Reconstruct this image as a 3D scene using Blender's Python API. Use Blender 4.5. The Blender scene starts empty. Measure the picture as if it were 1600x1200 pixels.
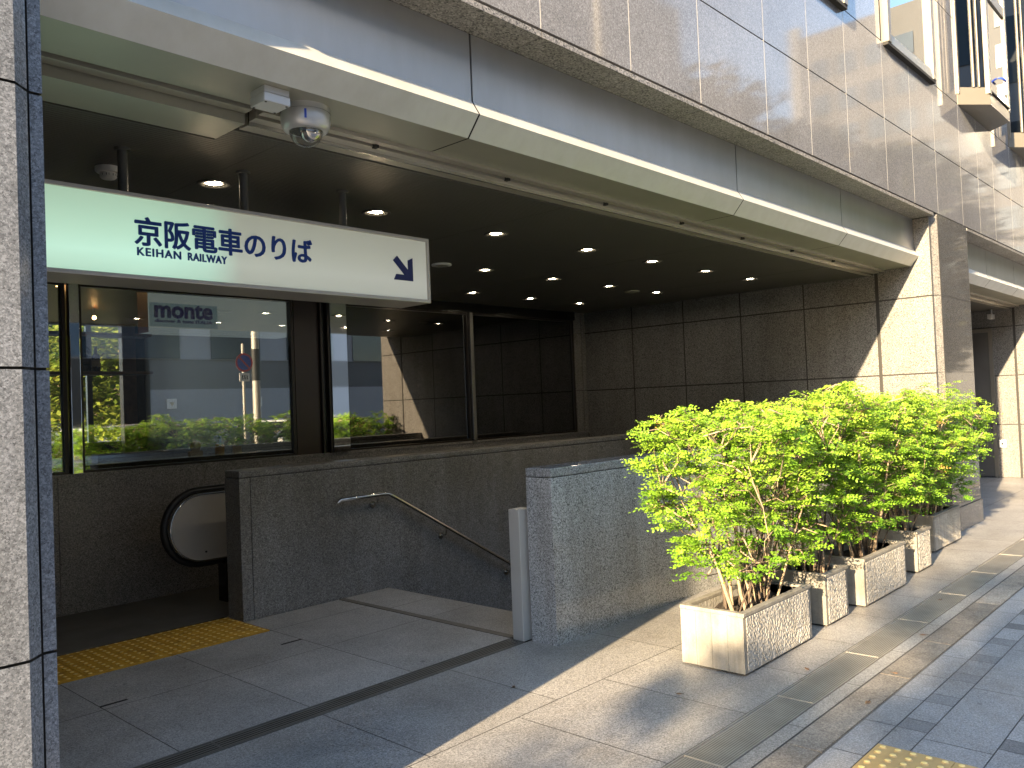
import bpy, bmesh, math, random
from mathutils import Vector, Matrix, noise
C = bpy.context.scene.collection
S = bpy.context.scene
PI = math.pi

# ---------------------------------------------------------------- camera
cam = bpy.data.objects.new('camera', bpy.data.cameras.new('camera')); C.objects.link(cam)
_r = Vector((0.68090573, -0.73127717, -0.04001366)); _u = Vector((0.00936846, -0.0459342, 0.99890054)); _f = _r.cross(_u) * -1
M = Matrix((( _r.x, _u.x, -_f.x, 0), (_r.y, _u.y, -_f.y, 0), (_r.z, _u.z, -_f.z, 1.5), (0, 0, 0, 1)))
cam.matrix_world = M
cam.data.sensor_width = 36; cam.data.lens = 36 * 1292.72 / 1600
cam.data.clip_start = .05; cam.data.clip_end = 2000
S.camera = cam
# ---------------------------------------------------------------- light
SUN_EL = math.radians(16.8)
sd = Vector((.985, .172, 0)).normalized() * math.cos(SUN_EL) + Vector((0, 0, -math.sin(SUN_EL)))
w = bpy.data.worlds.new("World"); S.world = w; w.use_nodes = True
sky = w.node_tree.nodes.new('ShaderNodeTexSky'); sky.sky_type = 'NISHITA'; sky.sun_disc = False
sky.sun_elevation = SUN_EL; sky.sun_rotation = math.atan2(-sd.x, -sd.y)
sky.air_density = 1.0; sky.dust_density = .6
bg = w.node_tree.nodes['Background']; bg.inputs['Strength'].default_value = .15
w.node_tree.links.new(sky.outputs[0], bg.inputs[0])
sl = bpy.data.lights.new('sun', 'SUN'); sl.energy = 4.6; sl.angle = math.radians(.53); sl.color = (1, .77, .48)
so = bpy.data.objects.new('sun', sl); C.objects.link(so); so.rotation_euler = sd.to_track_quat('-Z', 'Y').to_euler(); so.location = (-20, -5, 15)
S.view_settings.view_transform = 'Standard'; S.view_settings.look = 'None'
S.view_settings.exposure = 2.55; S.view_settings.gamma = 1
S.cycles.max_bounces = 10; S.cycles.sample_clamp_indirect = 10; S.cycles.caustics_refractive = False
S.cycles.transparent_max_bounces = 12

# ---------------------------------------------------------------- materials
def lin(*c):
    return tuple(c) + (1,)
class NT:
    def __init__(s, name):
        s.m = bpy.data.materials.new(name); s.m.use_nodes = True; s.t = s.m.node_tree
        s.b = s.t.nodes['Principled BSDF']; s.out = s.t.nodes['Material Output']
    def n(s, typ, **kw):
        x = s.t.nodes.new('ShaderNode' + typ)
        for k, v in kw.items():
            if k in x.inputs: x.inputs[k].default_value = v
            else: setattr(x, k, v)
        return x
    def l(s, a, b): s.t.links.new(a, b)
    def co(s): return s.n('TexCoord').outputs['Object']
    def ramp(s, fac, stops, interp='LINEAR'):
        r = s.n('ValToRGB'); r.color_ramp.interpolation = interp; e = r.color_ramp.elements
        while len(e) < len(stops): e.new(.5)
        for i, (p, c) in enumerate(stops): e[i].position = p; e[i].color = c if len(c) == 4 else c + (1,)
        s.l(fac, r.inputs[0]); return r.outputs[0]
    def mul(s, a, b, f=1.0):
        x = s.n('Mix', data_type='RGBA', blend_type='MULTIPLY'); x.inputs[0].default_value = f
        s.l(a, x.inputs[6]); s.l(b, x.inputs[7]); return x.outputs[2]
    def bump(s, h, d, st=1.0):
        x = s.n('Bump'); x.inputs['Distance'].default_value = d; x.inputs['Strength'].default_value = st
        s.l(h, x.inputs['Height']); s.l(x.outputs[0], s.b.inputs['Normal'])

def plain(name, col, rough=.5, metal=0, var=.12, vs=3.0, bump=0, bs=200, spec=.5):
    t = NT(name); t.b.inputs['Roughness'].default_value = rough; t.b.inputs['Metallic'].default_value = metal
    t.b.inputs['Specular IOR Level'].default_value = spec
    co = t.co(); nz = t.n('TexNoise', Scale=vs, Detail=6, Roughness=.6); t.l(co, nz.inputs['Vector'])
    c = t.ramp(nz.outputs[0], [(.3, tuple(x * (1 - var) for x in col)), (.7, tuple(min(1, x * (1 + var)) for x in col))])
    t.l(c, t.b.inputs['Base Color'])
    if bump:
        n2 = t.n('TexNoise', Scale=bs, Detail=4); t.l(co, n2.inputs['Vector']); t.bump(n2.outputs[0], bump)
    return t.m

def streaks(key, sx, sz, amt):
    m = mt[key]; t = m.node_tree; b = t.nodes['Principled BSDF']; src = b.inputs['Base Color'].links[0].from_socket
    tc = t.nodes.new('ShaderNodeTexCoord'); mp = t.nodes.new('ShaderNodeMapping'); mp.inputs['Scale'].default_value = (sx, sx, sz); t.links.new(tc.outputs['Object'], mp.inputs[0])
    nz = t.nodes.new('ShaderNodeTexNoise'); nz.inputs['Scale'].default_value = 1; nz.inputs['Detail'].default_value = 6; nz.inputs['Roughness'].default_value = .65; t.links.new(mp.outputs[0], nz.inputs['Vector'])
    rp = t.nodes.new('ShaderNodeValToRGB'); e = rp.color_ramp.elements; e[0].position = .38; e[0].color = (1 - amt, 1 - amt * 1.1, 1 - amt * 1.3, 1); e[1].position = .6; e[1].color = (1, 1, 1, 1); t.links.new(nz.outputs[0], rp.inputs[0])
    mx = t.nodes.new('ShaderNodeMix'); mx.data_type = 'RGBA'; mx.blend_type = 'MULTIPLY'; mx.inputs[0].default_value = 1; t.links.new(src, mx.inputs[6]); t.links.new(rp.outputs[0], mx.inputs[7]); t.links.new(mx.outputs[2], b.inputs['Base Color'])

def granite(name, tint, lo, mid, hi, rough, grain=170, stain=.18, ss=1.2, bump=0.0, spec=.5, coat=0, tile=0, spots=0):
    t = NT(name); t.b.inputs['Roughness'].default_value = rough; t.b.inputs['Specular IOR Level'].default_value = spec
    t.b.inputs['Coat Weight'].default_value = coat; t.b.inputs['Coat Roughness'].default_value = .03
    co = t.co()
    wv = t.n('TexNoise', Scale=grain * .8, Detail=2); t.l(co, wv.inputs['Vector'])
    mx = t.n('Mix', data_type='VECTOR'); mx.inputs[0].default_value = .012; t.l(co, mx.inputs[4]); t.l(wv.outputs['Color'], mx.inputs[5])
    v = t.n('TexVoronoi', Scale=grain); t.l(mx.outputs[1], v.inputs['Vector'])
    sp = t.n('SeparateColor'); t.l(v.outputs['Color'], sp.inputs[0])
    T = lambda k: tuple(k * x for x in tint)
    g = t.ramp(sp.outputs[0], [(0, T(lo)), (.16, T(lo * 1.5)), (.26, T(mid * .8)), (.6, T(mid)), (.8, T(mid * 1.25)), (.92, T(hi))])
    n2 = t.n('TexNoise', Scale=grain * .42, Detail=3); t.l(co, n2.inputs['Vector'])
    g2 = t.ramp(n2.outputs[0], [(.36, (.80,) * 3), (.62, (1.08,) * 3)])
    n3 = t.n('TexNoise', Scale=ss, Detail=7, Roughness=.65); t.l(co, n3.inputs['Vector'])
    g3 = t.ramp(n3.outputs[0], [(.3, (1 - stain,) * 3), (.7, (1 + stain * .6,) * 3)])
    c = t.mul(t.mul(g, g2), g3)
    if spots:
        for sc_, th_, dk_ in ((2.6, .034, .55), (5.5, .05, .72)):
            vo = t.n('TexVoronoi', Scale=sc_); t.l(co, vo.inputs['Vector'])
            c = t.mul(c, t.ramp(vo.outputs['Distance'], [(th_, (dk_,) * 3), (th_ * 1.5, (1,) * 3)]))
        n4 = t.n('TexNoise', Scale=.55, Detail=5, Roughness=.7, Distortion=1.2); t.l(co, n4.inputs['Vector'])
        c = t.mul(c, t.ramp(n4.outputs[0], [(.36, (.80, .78, .75)), (.52, (1,) * 3)]))
    if tile:
        at = t.n('Attribute', attribute_name='slab'); c = t.mul(c, at.outputs['Color'])
    t.l(c, t.b.inputs['Base Color'])
    r = t.ramp(n3.outputs[0], [(.3, (rough * 1.25,) * 3), (.7, (rough * .8,) * 3)]); t.l(r, t.b.inputs['Roughness'])
    if bump: t.bump(n2.outputs[0], bump)
    return t.m

def emit(name, col, st):
    t = NT(name); t.b.inputs['Base Color'].default_value = lin(*col); t.b.inputs['Emission Color'].default_value = lin(*col)
    t.b.inputs['Emission Strength'].default_value = st; return t.m

def glass(name, tint, refl, fres=.1):
    t = NT(name); t.t.nodes.remove(t.b)
    gl = t.n('BsdfGlossy', Roughness=0.0); gl.inputs['Color'].default_value = lin(*refl)
    tp = t.n('BsdfTransparent'); tp.inputs['Color'].default_value = lin(*tint)
    lw = t.n('LayerWeight', Blend=.5); pw = t.n('Math', operation='POWER'); t.l(lw.outputs['Facing'], pw.inputs[0]); pw.inputs[1].default_value = 4.0
    ma = t.n('Math', operation='MULTIPLY_ADD'); t.l(pw.outputs[0], ma.inputs[0]); ma.inputs[1].default_value = 1 - fres; ma.inputs[2].default_value = fres
    mx = t.n('MixShader'); t.l(ma.outputs[0], mx.inputs[0]); t.l(tp.outputs[0], mx.inputs[1]); t.l(gl.outputs[0], mx.inputs[2]); t.l(mx.outputs[0], t.out.inputs[0])
    return t.m

mt = {}
mt['wallpol'] = granite('polished_granite_wall', (.95, .945, .99),     .165, .255, .33, .05, grain=230, spec=.26, tile=1)
mt['pillar'] = granite('polished_granite_pillar', (.92, .98, 1.09), .12, .24, .33, .14, grain=230, stain=.18, ss=2.5, tile=1)
mt['dpillar'] = granite('dark_polished_granite', (1, .98, .97), .06, .13, .19, .04, grain=220, spec=.3)
mt['reveal'] = granite('flamed_granite', (.98, .955, .93), .03, .16, .235, .55, grain=190, bump=.0015, stain=.10, tile=1)
mt['parapet'] = granite('grey_granite', (.97, .99, 1.0), .11, .42, .58, .13, grain=200, stain=.15, spec=.5)
mt['coping'] = granite('polished_coping_granite', (.97, .99, 1.0), .10, .30, .44, .10, grain=200, stain=.05, spec=.8)
mt['stairwall'] = granite('charcoal_granite', (1, .98, .95), .09, .26, .40, .3, grain=200, stain=.15)
mt['dado'] = granite('brown_granite', (1, .93, .85), .07, .25, .40, .3, grain=200, stain=.2)
mt['soffit'] = granite('soffit_granite', (1, .94, .86), .05, .24, .36, .5, grain=140)
mt['floor'] = granite('paving_granite', (1, .975, .94), .17, .38, .52, .40, grain=230, stain=.2, ss=1.4, bump=.001, tile=1, spots=1)
mt['plaza'] = granite('plaza_granite', (1, .965, .92), .14, .34, .46, .42, grain=230, stain=.22, ss=1.1, bump=.001, tile=1, spots=1)
mt['paver'] = granite('concrete_paver', (.98, .99, 1.0), .20, .30, .40, .75, grain=260, stain=.15, ss=2, bump=.001, tile=1, spots=1)
mt['paverdark'] = granite('dark_paver', (.99, .99, 1.0), .13, .19, .25, .75, grain=260, stain=.15, bump=.001, tile=1)
mt['kerb'] = granite('weathered_kerb_stone', (1, .88, .72), .17, .29, .38, .8, grain=200, stain=.4, ss=3, bump=.002, tile=1)
mt['groove'] = plain('dark_joint', (.03, .028, .026), .9)
mt['joint'] = plain('mortar_joint', (.10, .095, .088), .9)
mt['seal'] = plain('sunlit_edge_sealant', (.72, .66, .56), .8)  # sealant painted pale to stand in for sunlit panel edges
mt['gap'] = plain('shadow_gap', (.02, .02, .02), .9)
mt['fascia'] = plain('satin_aluminium', (.455, .455, .455), .36, .7, var=.05, vs=1.5)
mt['lip'] = plain('warm_aluminium', (.60, .595, .555), .36, .2, var=.05, vs=1.5)
mt['steel'] = plain('brushed_steel', (.55, .54, .51), .25, 1, var=.06)
mt['chrome'] = plain('polished_steel', (.82, .82, .82), .03, 1, var=.01)
mt['track'] = plain('track_aluminium', (.48, .44, .38), .4, .6, var=.1)
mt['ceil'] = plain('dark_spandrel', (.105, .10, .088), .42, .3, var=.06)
mt['panelm'] = plain('painted_panel', (.34, .33, .27), .35, .3, var=.06)
mt['frame'] = plain('dark_bronze', (.035, .028, .024), .3, .4)
mt['black'] = plain('black_lacquer', (.012, .011, .010), .25)
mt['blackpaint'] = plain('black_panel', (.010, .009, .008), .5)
mt['jamb'] = plain('dark_red_brown_lacquer', (.035, .018, .013), .3)
mt['rubber'] = plain('black_rubber', (.02, .02, .02), .35)
mt['white'] = plain('white_plastic', (.75, .74, .70), .4, var=.03)
mt['camgrey'] = plain('silver_paint', (.55, .55, .55), .3, .4, var=.03)
mt['bronze'] = plain('beige_window_metal', (.17, .155, .13), .4, .2, var=.05)
mt['greywin'] = plain('grey_window_metal', (.22, .24, .25), .4, .4, var=.05)
mt['glass'] = glass('shop_glass', (.80, .82, .82), (.86, .86, .86), fres=.20)
mt['dglass'] = glass('dark_glass', (.3, .3, .3), (.95, .93, .91), fres=.2)
mt['bayglass'] = glass('bay_glass', (.16, .18, .2), (.95, .97, 1), fres=.16)
mt['clear'] = glass('clear_dome', (.75, .75, .75), (1, 1, 1), fres=.05)
mt['wood'] = plain('warm_wood', (.22, .11, .05), .45, var=.25, vs=9)
mt['bottle'] = plain('bottle_glass', (.012, .02, .01), .08)
mt['label'] = plain('cream_label', (.6, .5, .35), .6)
mt['sboard'] = emit('sign_board_added_glow', (.34, .38, .35), .095)  # glow added to the box sign so it shows behind the glass
mt['plaque'] = emit('plaque_added_glow', (.17, .24, .25), .085)  # plaque carries the same added glow
mt['navy'] = plain('navy_lettering', (.012, .022, .14), .5, var=.02)
mt['blue'] = plain('blue_lettering', (.008, .05, .30), .5, var=.02)
mt['plum'] = emit('deep_blue_added_glow', (.015, .010, .10), .05)  # slight glow added so the letters read as blue
mt['signframe'] = plain('sign_frame_aluminium', (.55, .51, .46), .35, .6, var=.04)
mt['rod'] = plain('grey_rod', (.10, .10, .095), .5, .2)
mt['lamp'] = emit('downlight_lens', (1, .84, .60), 34)
mt['warm'] = emit('pendant_bulb', (1, .55, .2), 10)
mt['red'] = plain('red_sign', (.55, .015, .03), .5)
mt['sblue'] = plain('sign_blue', (.02, .06, .42), .4)
mt['green'] = plain('sign_green', (.02, .25, .1), .5)
mt['ink'] = plain('black_ink', (.02, .02, .02), .6)
mt['door'] = plain('grey_door', (.10, .095, .09), .5, .2)
mt['soil'] = plain('potting_soil', (.035, .025, .017), .95, var=.5, vs=30, bump=.01, bs=60)
mt['asphalt'] = plain('asphalt', (.05, .05, .05), .85, var=.2, vs=8, bump=.002, bs=300)
mt['earth'] = plain('earth', (.10, .10, .07), .9)
mt['bwall'] = plain('pale_grey_render', (.33, .335, .36), .8, var=.05, vs=.6)
mt['bwall2'] = plain('mid_grey_render', (.14, .138, .14), .8, var=.05, vs=.6)
mt['beige'] = plain('beige_tile_facade', (.115, .115, .115), .7, var=.06, vs=.4)
mt['white_f'] = plain('white_facade', (.22, .22, .215), .7, var=.05, vs=.5)
mt['wing'] = plain('window_blue_glass', (.05, .07, .09), .08, var=.3, vs=.2)
mt['carpaint'] = plain('white_car_paint', (.72, .73, .73), .12, var=.01)
mt['tyre'] = plain('tyre_rubber', (.02, .02, .02), .8)
mt['carglass'] = plain('car_glass', (.015, .018, .018), .05)
mt['pole'] = plain('galvanised_pole', (.50, .48, .43), .5, .3)
mt['bark'] = plain('bark', (.20, .155, .11), .85, var=.3, vs=25, bump=.004, bs=80)
mt['twig'] = plain('pale_bark', (.30, .225, .15), .8, var=.3, vs=40, bump=.002, bs=150)
mt['darkstem'] = plain('brown_stem', (.085, .062, .045), .85, var=.35, vs=30, bump=.002, bs=150)

def ribbed(name, col, dirty):
    return plain(name, col, .5, .3, var=dirty, vs=6)
mt['grate'] = plain('drain_grate_metal', (.36, .335, .29), .5, .3, var=.2, vs=4)
mt['gratedark'] = plain('drain_grate_dark', (.19, .175, .15), .6, .3, var=.2, vs=8)

mt['gratelow'] = plain('worn_drain_metal', (.17, .16, .14), .5, .3, var=.2, vs=4)
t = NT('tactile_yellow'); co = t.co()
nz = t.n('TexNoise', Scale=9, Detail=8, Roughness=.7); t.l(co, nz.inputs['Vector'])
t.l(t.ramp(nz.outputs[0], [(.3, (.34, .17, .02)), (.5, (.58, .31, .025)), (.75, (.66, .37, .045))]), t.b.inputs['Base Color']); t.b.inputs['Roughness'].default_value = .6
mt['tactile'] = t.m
mt['tactiletop'] = plain('worn_highlit_stud', (.88, .66, .24), .4, var=.15, vs=20)  # worn stud tops, painted paler still to stand for highlights
mt['tactileout'] = plain('sunlit_darker_tactile', (.46, .31, .12), .6, var=.15, vs=9)  # darker copy of the tactile yellow, toned down for direct sun
mt['satin'] = plain('satin_steel_panel', (.58, .56, .52), .5, .35, var=.06)
t = NT('planter_smooth_concrete'); co = t.co()
nz = t.n('TexNoise', Scale=5, Detail=8, Roughness=.65); t.l(co, nz.inputs['Vector'])
c1 = t.ramp(nz.outputs[0], [(.3, (.17, .158, .14)), (.5, (.25, .237, .21)), (.75, (.30, .287, .255))])
nf = t.n('TexNoise', Scale=160, Detail=2); t.l(co, nf.inputs['Vector'])
t.l(t.mul(c1, t.ramp(nf.outputs[0], [(.3, (.9,) * 3), (.6, (1.03,) * 3)])), t.b.inputs['Base Color']); t.b.inputs['Roughness'].default_value = .7
t.bump(nf.outputs[0], .001); mt['pot'] = t.m
t = NT('planter_rough_stucco'); co = t.co()
v = t.n('TexNoise', Scale=62, Detail=1.5, Roughness=.5); t.l(co, v.inputs['Vector'])
h = t.ramp(v.outputs[0], [(.38, (0,) * 3), (.60, (1,) * 3)])
nz = t.n('TexNoise', Scale=6, Detail=6); t.l(co, nz.inputs['Vector'])
t.l(t.ramp(nz.outputs[0], [(.3, (.36, .345, .31)), (.7, (.46, .44, .40))]), t.b.inputs['Base Color']); t.b.inputs['Roughness'].default_value = .75
t.bump(h, .002, .6); mt['stucco'] = t.m
# backlit sign face: one tube behind the left part is lit, the right part is only dimly lit
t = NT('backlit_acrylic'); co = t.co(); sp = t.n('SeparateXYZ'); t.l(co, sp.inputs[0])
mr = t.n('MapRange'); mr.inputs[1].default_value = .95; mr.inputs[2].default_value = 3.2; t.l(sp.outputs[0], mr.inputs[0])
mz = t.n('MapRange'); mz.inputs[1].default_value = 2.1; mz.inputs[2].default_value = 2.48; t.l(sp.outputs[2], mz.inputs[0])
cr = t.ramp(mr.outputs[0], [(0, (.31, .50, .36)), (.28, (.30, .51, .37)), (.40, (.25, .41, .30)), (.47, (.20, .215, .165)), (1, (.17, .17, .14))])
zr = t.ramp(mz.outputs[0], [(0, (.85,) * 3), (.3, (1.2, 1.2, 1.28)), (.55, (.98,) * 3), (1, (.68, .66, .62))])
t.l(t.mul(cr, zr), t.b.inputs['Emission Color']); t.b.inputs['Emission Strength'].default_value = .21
t.b.inputs['Base Color'].default_value = (.62, .62, .58, 1); t.b.inputs['Roughness'].default_value = .25; mt['signface'] = t.m

for k_, a_, b_, c_ in (('fascia', 4, 1.2, .07), ('lip', 6, 2.5, .08), ('pot', 20, 2.0, .18), ('stucco', 22, 3, .2), ('reveal', 5, .6, .14), ('parapet', 7, .9, .16), ('stairwall', 6, .8, .16), ('pillar', 6, .7, .12), ('wallpol', 3, .6, .06)): streaks(k_, a_, b_, c_)

def leaf(name, a, b, trans):
    t = NT(name)
    gi = t.n('Attribute', attribute_name='tint'); sp = t.n('SeparateColor'); t.l(gi.outputs['Color'], sp.inputs[0])
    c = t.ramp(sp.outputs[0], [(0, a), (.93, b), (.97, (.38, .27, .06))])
    t.l(c, t.b.inputs['Base Color']); t.b.inputs['Roughness'].default_value = .42; t.b.inputs['Specular IOR Level'].default_value = .35
    tr = t.n('BsdfTranslucent'); t.l(c, tr.inputs['Color'])
    mx = t.n('MixShader'); mx.inputs[0].default_value = trans
    t.l(t.b.outputs[0], mx.inputs[1]); t.l(tr.outputs[0], mx.inputs[2]); t.l(mx.outputs[0], t.out.inputs[0]); return t.m
mt['leaf'] = leaf('shrub_leaf', (.11, .27, .018), (.36, .53, .055), .30)
mt['tleaf'] = leaf('tree_leaf', (.035, .08, .012), (.10, .16, .03), .3)
mt['dullleaf'] = leaf('dull_tree_leaf', (.05, .06, .035), (.10, .105, .06), .2)
mt['yleaf'] = leaf('yellow_tree_leaf', (.14, .24, .03), (.42, .44, .07), .45)

# ---------------------------------------------------------------- mesh helpers
class MB:
    def __init__(s): s.v = []; s.f = []; s.mi = []; s.col = []; s.sm = []; s.mats = []
    def m(s, k):
        if k not in s.mats: s.mats.append(k)
        return s.mats.index(k)
    def face(s, pts, k, col=None, smooth=False):
        b = len(s.v); s.v += [tuple(p) for p in pts]; s.f.append(tuple(range(b, b + len(pts)))); s.mi.append(s.m(k)); s.col.append(col); s.sm.append(smooth)
    def box(s, x0, x1, y0, y1, z0, z1, k, col=None, skip=''):
        P = [(x0, y0, z0), (x1, y0, z0), (x1, y1, z0), (x0, y1, z0), (x0, y0, z1), (x1, y0, z1), (x1, y1, z1), (x0, y1, z1)]
        for n, q in (('b', (3, 2, 1, 0)), ('t', (4, 5, 6, 7)), ('f', (0, 1, 5, 4)), ('k', (2, 3, 7, 6)), ('l', (3, 0, 4, 7)), ('r', (1, 2, 6, 5))):
            if n not in skip: s.face([P[i] for i in q], k, col)
    def bbox(s, x0, x1, y0, y1, z0, z1, k, e=.006):
        # box with bevelled edges
        bm = bmesh.new(); bmesh.ops.create_cube(bm, size=1)
        for v in bm.verts: v.co = Vector(((x0 + x1) / 2 + v.co.x * (x1 - x0), (y0 + y1) / 2 + v.co.y * (y1 - y0), (z0 + z1) / 2 + v.co.z * (z1 - z0)))
        bmesh.ops.bevel(bm, geom=bm.edges[:], offset=e, segments=2, affect='EDGES', profile=.6)
        bm.verts.ensure_lookup_table()
        for f in bm.faces: s.face([v.co for v in f.verts], k)
        bm.free()
    def prism(s, poly, a0, a1, axis, k, caps=True):
        # poly: 2D points; extruded along axis (0 x: poly is (y,z); 1 y: (x,z); 2 z: (x,y))
        def P(p, a): return (a, p[0], p[1]) if axis == 0 else ((p[0], a, p[1]) if axis == 1 else (p[0], p[1], a))
        n = len(poly)
        ar = sum(poly[i][0] * poly[(i + 1) % n][1] - poly[(i + 1) % n][0] * poly[i][1] for i in range(n))
        if (ar > 0) == (axis == 1): poly = poly[::-1]
        for i in range(n):
            p, q = poly[i], poly[(i + 1) % n]; s.face([P(p, a0), P(q, a0), P(q, a1), P(p, a1)], k)
        if caps: s.face([P(p, a0) for p in poly[::-1]], k); s.face([P(p, a1) for p in poly], k)
    def tube(s, pts, rads, k, n=8, cap=True, smooth=True, col=None):
        pts = [Vector(p) for p in pts]; rings = []
        if not isinstance(rads, (list, tuple)): rads = [rads] * len(pts)
        for i, p in enumerate(pts):
            d = (pts[min(i + 1, len(pts) - 1)] - pts[max(i - 1, 0)]).normalized()
            a = d.orthogonal().normalized() if i == 0 else (pa - d * pa.dot(d)).normalized()
            pa = a; b = d.cross(a)
            rings.append([p + (a * math.cos(2 * PI * j / n) + b * math.sin(2 * PI * j / n)) * rads[i] for j in range(n)])
        base = len(s.v)
        for r in rings: s.v += [tuple(q) for q in r]
        for i in range(len(rings) - 1):
            for j in range(n):
                s.f.append((base + i * n + j, base + i * n + (j + 1) % n, base + (i + 1) * n + (j + 1) % n, base + (i + 1) * n + j)); s.mi.append(s.m(k)); s.col.append(col); s.sm.append(smooth)
        if cap: s.face(rings[0][::-1], k, col); s.face(rings[-1], k, col)
    def lathe(s, prof, c, k, n=24, smooth=True, z0cap=False):
        # prof: (radius, z) going any way, axis z through c
        base = len(s.v)
        for r, z in prof: s.v += [(c[0] + r * math.cos(2 * PI * j / n), c[1] + r * math.sin(2 * PI * j / n), c[2] + z) for j in range(n)]
        up = prof[-1][1] >= prof[0][1]
        for i in range(len(prof) - 1):
            for j in range(n):
                q = (base + i * n + j, base + i * n + (j + 1) % n, base + (i + 1) * n + (j + 1) % n, base + (i + 1) * n + j)
                s.f.append(q if up else q[::-1]); s.mi.append(s.m(k)); s.col.append(None); s.sm.append(smooth)
    def disc(s, c, r, k, n=24, down=False):
        p = [(c[0] + r * math.cos(2 * PI * j / n), c[1] + r * math.sin(2 * PI * j / n), c[2]) for j in range(n)]
        s.face(p[::-1] if down else p, k)
    def obj(s, name, parent=None, attr=None, loc=None):
        me = bpy.data.meshes.new(name); me.from_pydata(s.v, [], s.f); 
        for k in s.mats: me.materials.append(mt[k])
        me.polygons.foreach_set('material_index', s.mi)
        me.polygons.foreach_set('use_smooth', s.sm)
        if attr:
            ca = me.color_attributes.new(attr, 'FLOAT_COLOR', 'CORNER'); buf = []
            for f, c in zip(s.f, s.col):
                c = (1, 1, 1) if c is None else (c if isinstance(c, tuple) else (c, c, c)); buf += [*c, 1] * len(f)
            ca.data.foreach_set('color', buf)
        me.update(); o = bpy.data.objects.new(name, me); C.objects.link(o)
        if parent: o.parent = parent
        return o
def thing(name, label, cat, loc=(0, 0, 0), group=None, rz=0):
    o = bpy.data.objects.new(name, None); C.objects.link(o); o.location = loc; o.rotation_euler.z = rz; o.empty_display_size = .2
    return tag(o, label, cat, group)
def tag(o, label, cat, group=None):
    o['label'] = label; o['category'] = cat
    if group: o['group'] = group
    return o
def struct(o): o['kind'] = 'structure'; return o
def copy_tree(root, loc, label=None, rz=None, scale=None):
    r = root.copy(); C.objects.link(r); r.location = loc
    if rz is not None: r.rotation_euler.z = rz
    if scale: r.scale = scale
    if label: r['label'] = label
    for ch in list(root.children):
        c = ch.copy(); C.objects.link(c); c.parent = r
        for g in list(ch.children):
            d = g.copy(); C.objects.link(d); d.parent = c
    return r
rnd = random.Random(7)
def jit(a=.08): return 1 + rnd.uniform(-a, a)

def text_mesh(body, name, box, y, k, parent, bold=.0, shear=0, thick=.003, space=1):
    # flat letters standing in the plane y, facing -Y, fitted into box = (x0, x1, z0, z1)
    cu = bpy.data.curves.new(name, 'FONT'); cu.body = body; cu.offset = bold; cu.shear = shear; cu.extrude = .5
    cu.resolution_u = 4
    cu.offset = 0; cu.space_character = space; o = bpy.data.objects.new(name, cu); C.objects.link(o)
    dg = bpy.context.evaluated_depsgraph_get(); me = bpy.data.meshes.new_from_object(o.evaluated_get(dg))
    bpy.data.objects.remove(o); bpy.data.curves.remove(cu)
    xs = [v.co.x for v in me.vertices]; ys = [v.co.y for v in me.vertices]
    ax, bx, ay, by = min(xs), max(xs), min(ys), max(ys); x0, x1, z0, z1 = box
    for v in me.vertices:
        v.co = Vector((x0 + (v.co.x - ax) / (bx - ax) * (x1 - x0), y - v.co.z * thick * 2, z0 + (v.co.y - ay) / (by - ay) * (z1 - z0)))
    # heavier strokes: the same letters laid again, shifted by a fraction of a stroke and 0.4 mm prouder each time
    bm = bmesh.new(); d = bold * (z1 - z0)
    for n_, (dx, dz) in enumerate(((0, 0), (d, 0), (-d, 0), (0, d), (0, -d), (d * .7, d * .7), (-d * .7, -d * .7), (d * .7, -d * .7), (-d * .7, d * .7))):
        m2 = me.copy(); m2.transform(Matrix.Translation((dx, -.0003 * n_, dz))); bm.from_mesh(m2); bpy.data.meshes.remove(m2)
    bm.to_mesh(me); bm.free()
    me.materials.clear(); me.materials.append(mt[k]); me.update(); me.name = name
    o = bpy.data.objects.new(name, me); C.objects.link(o); o.parent = parent
    return o

# ================================================================ GROUND
YF = 2.5
def slabs(b, xs, ys, z, k, gap=.005, j=.07):
    for i in range(len(xs) - 1):
        for q in range(len(ys) - 1):
            b.face([(xs[i] + gap / 2, ys[q] + gap / 2, z), (xs[i + 1] - gap / 2, ys[q] + gap / 2, z), (xs[i + 1] - gap / 2, ys[q + 1] - gap / 2, z), (xs[i] + gap / 2, ys[q + 1] - gap / 2, z)], k, jit(j))
def frange(a, b, s):
    r = []; x = a
    while x < b - s * .3: r.append(x); x += s
    r.append(b); return r
# earth sheet with the stairwell left open
g = MB()
for x0, x1, y0, y1 in ((-250, 400, -300, -12.1), (-250, .7, -1.95, 300), (9.15, 400, 3.3, 300), (.7, 9.15, 7.2, 300)):
    g.face([(x0, y0, -.16), (x1, y0, -.16), (x1, y1, -.16), (x0, y1, -.16)], 'earth')
struct(g.obj('ground'))
g = MB(); g.face([(-250, -12.1, -.12), (400, -12.1, -.12), (400, -1.9, -.12), (-250, -1.9, -.12)], 'asphalt'); struct(g.obj('road'))
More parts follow.
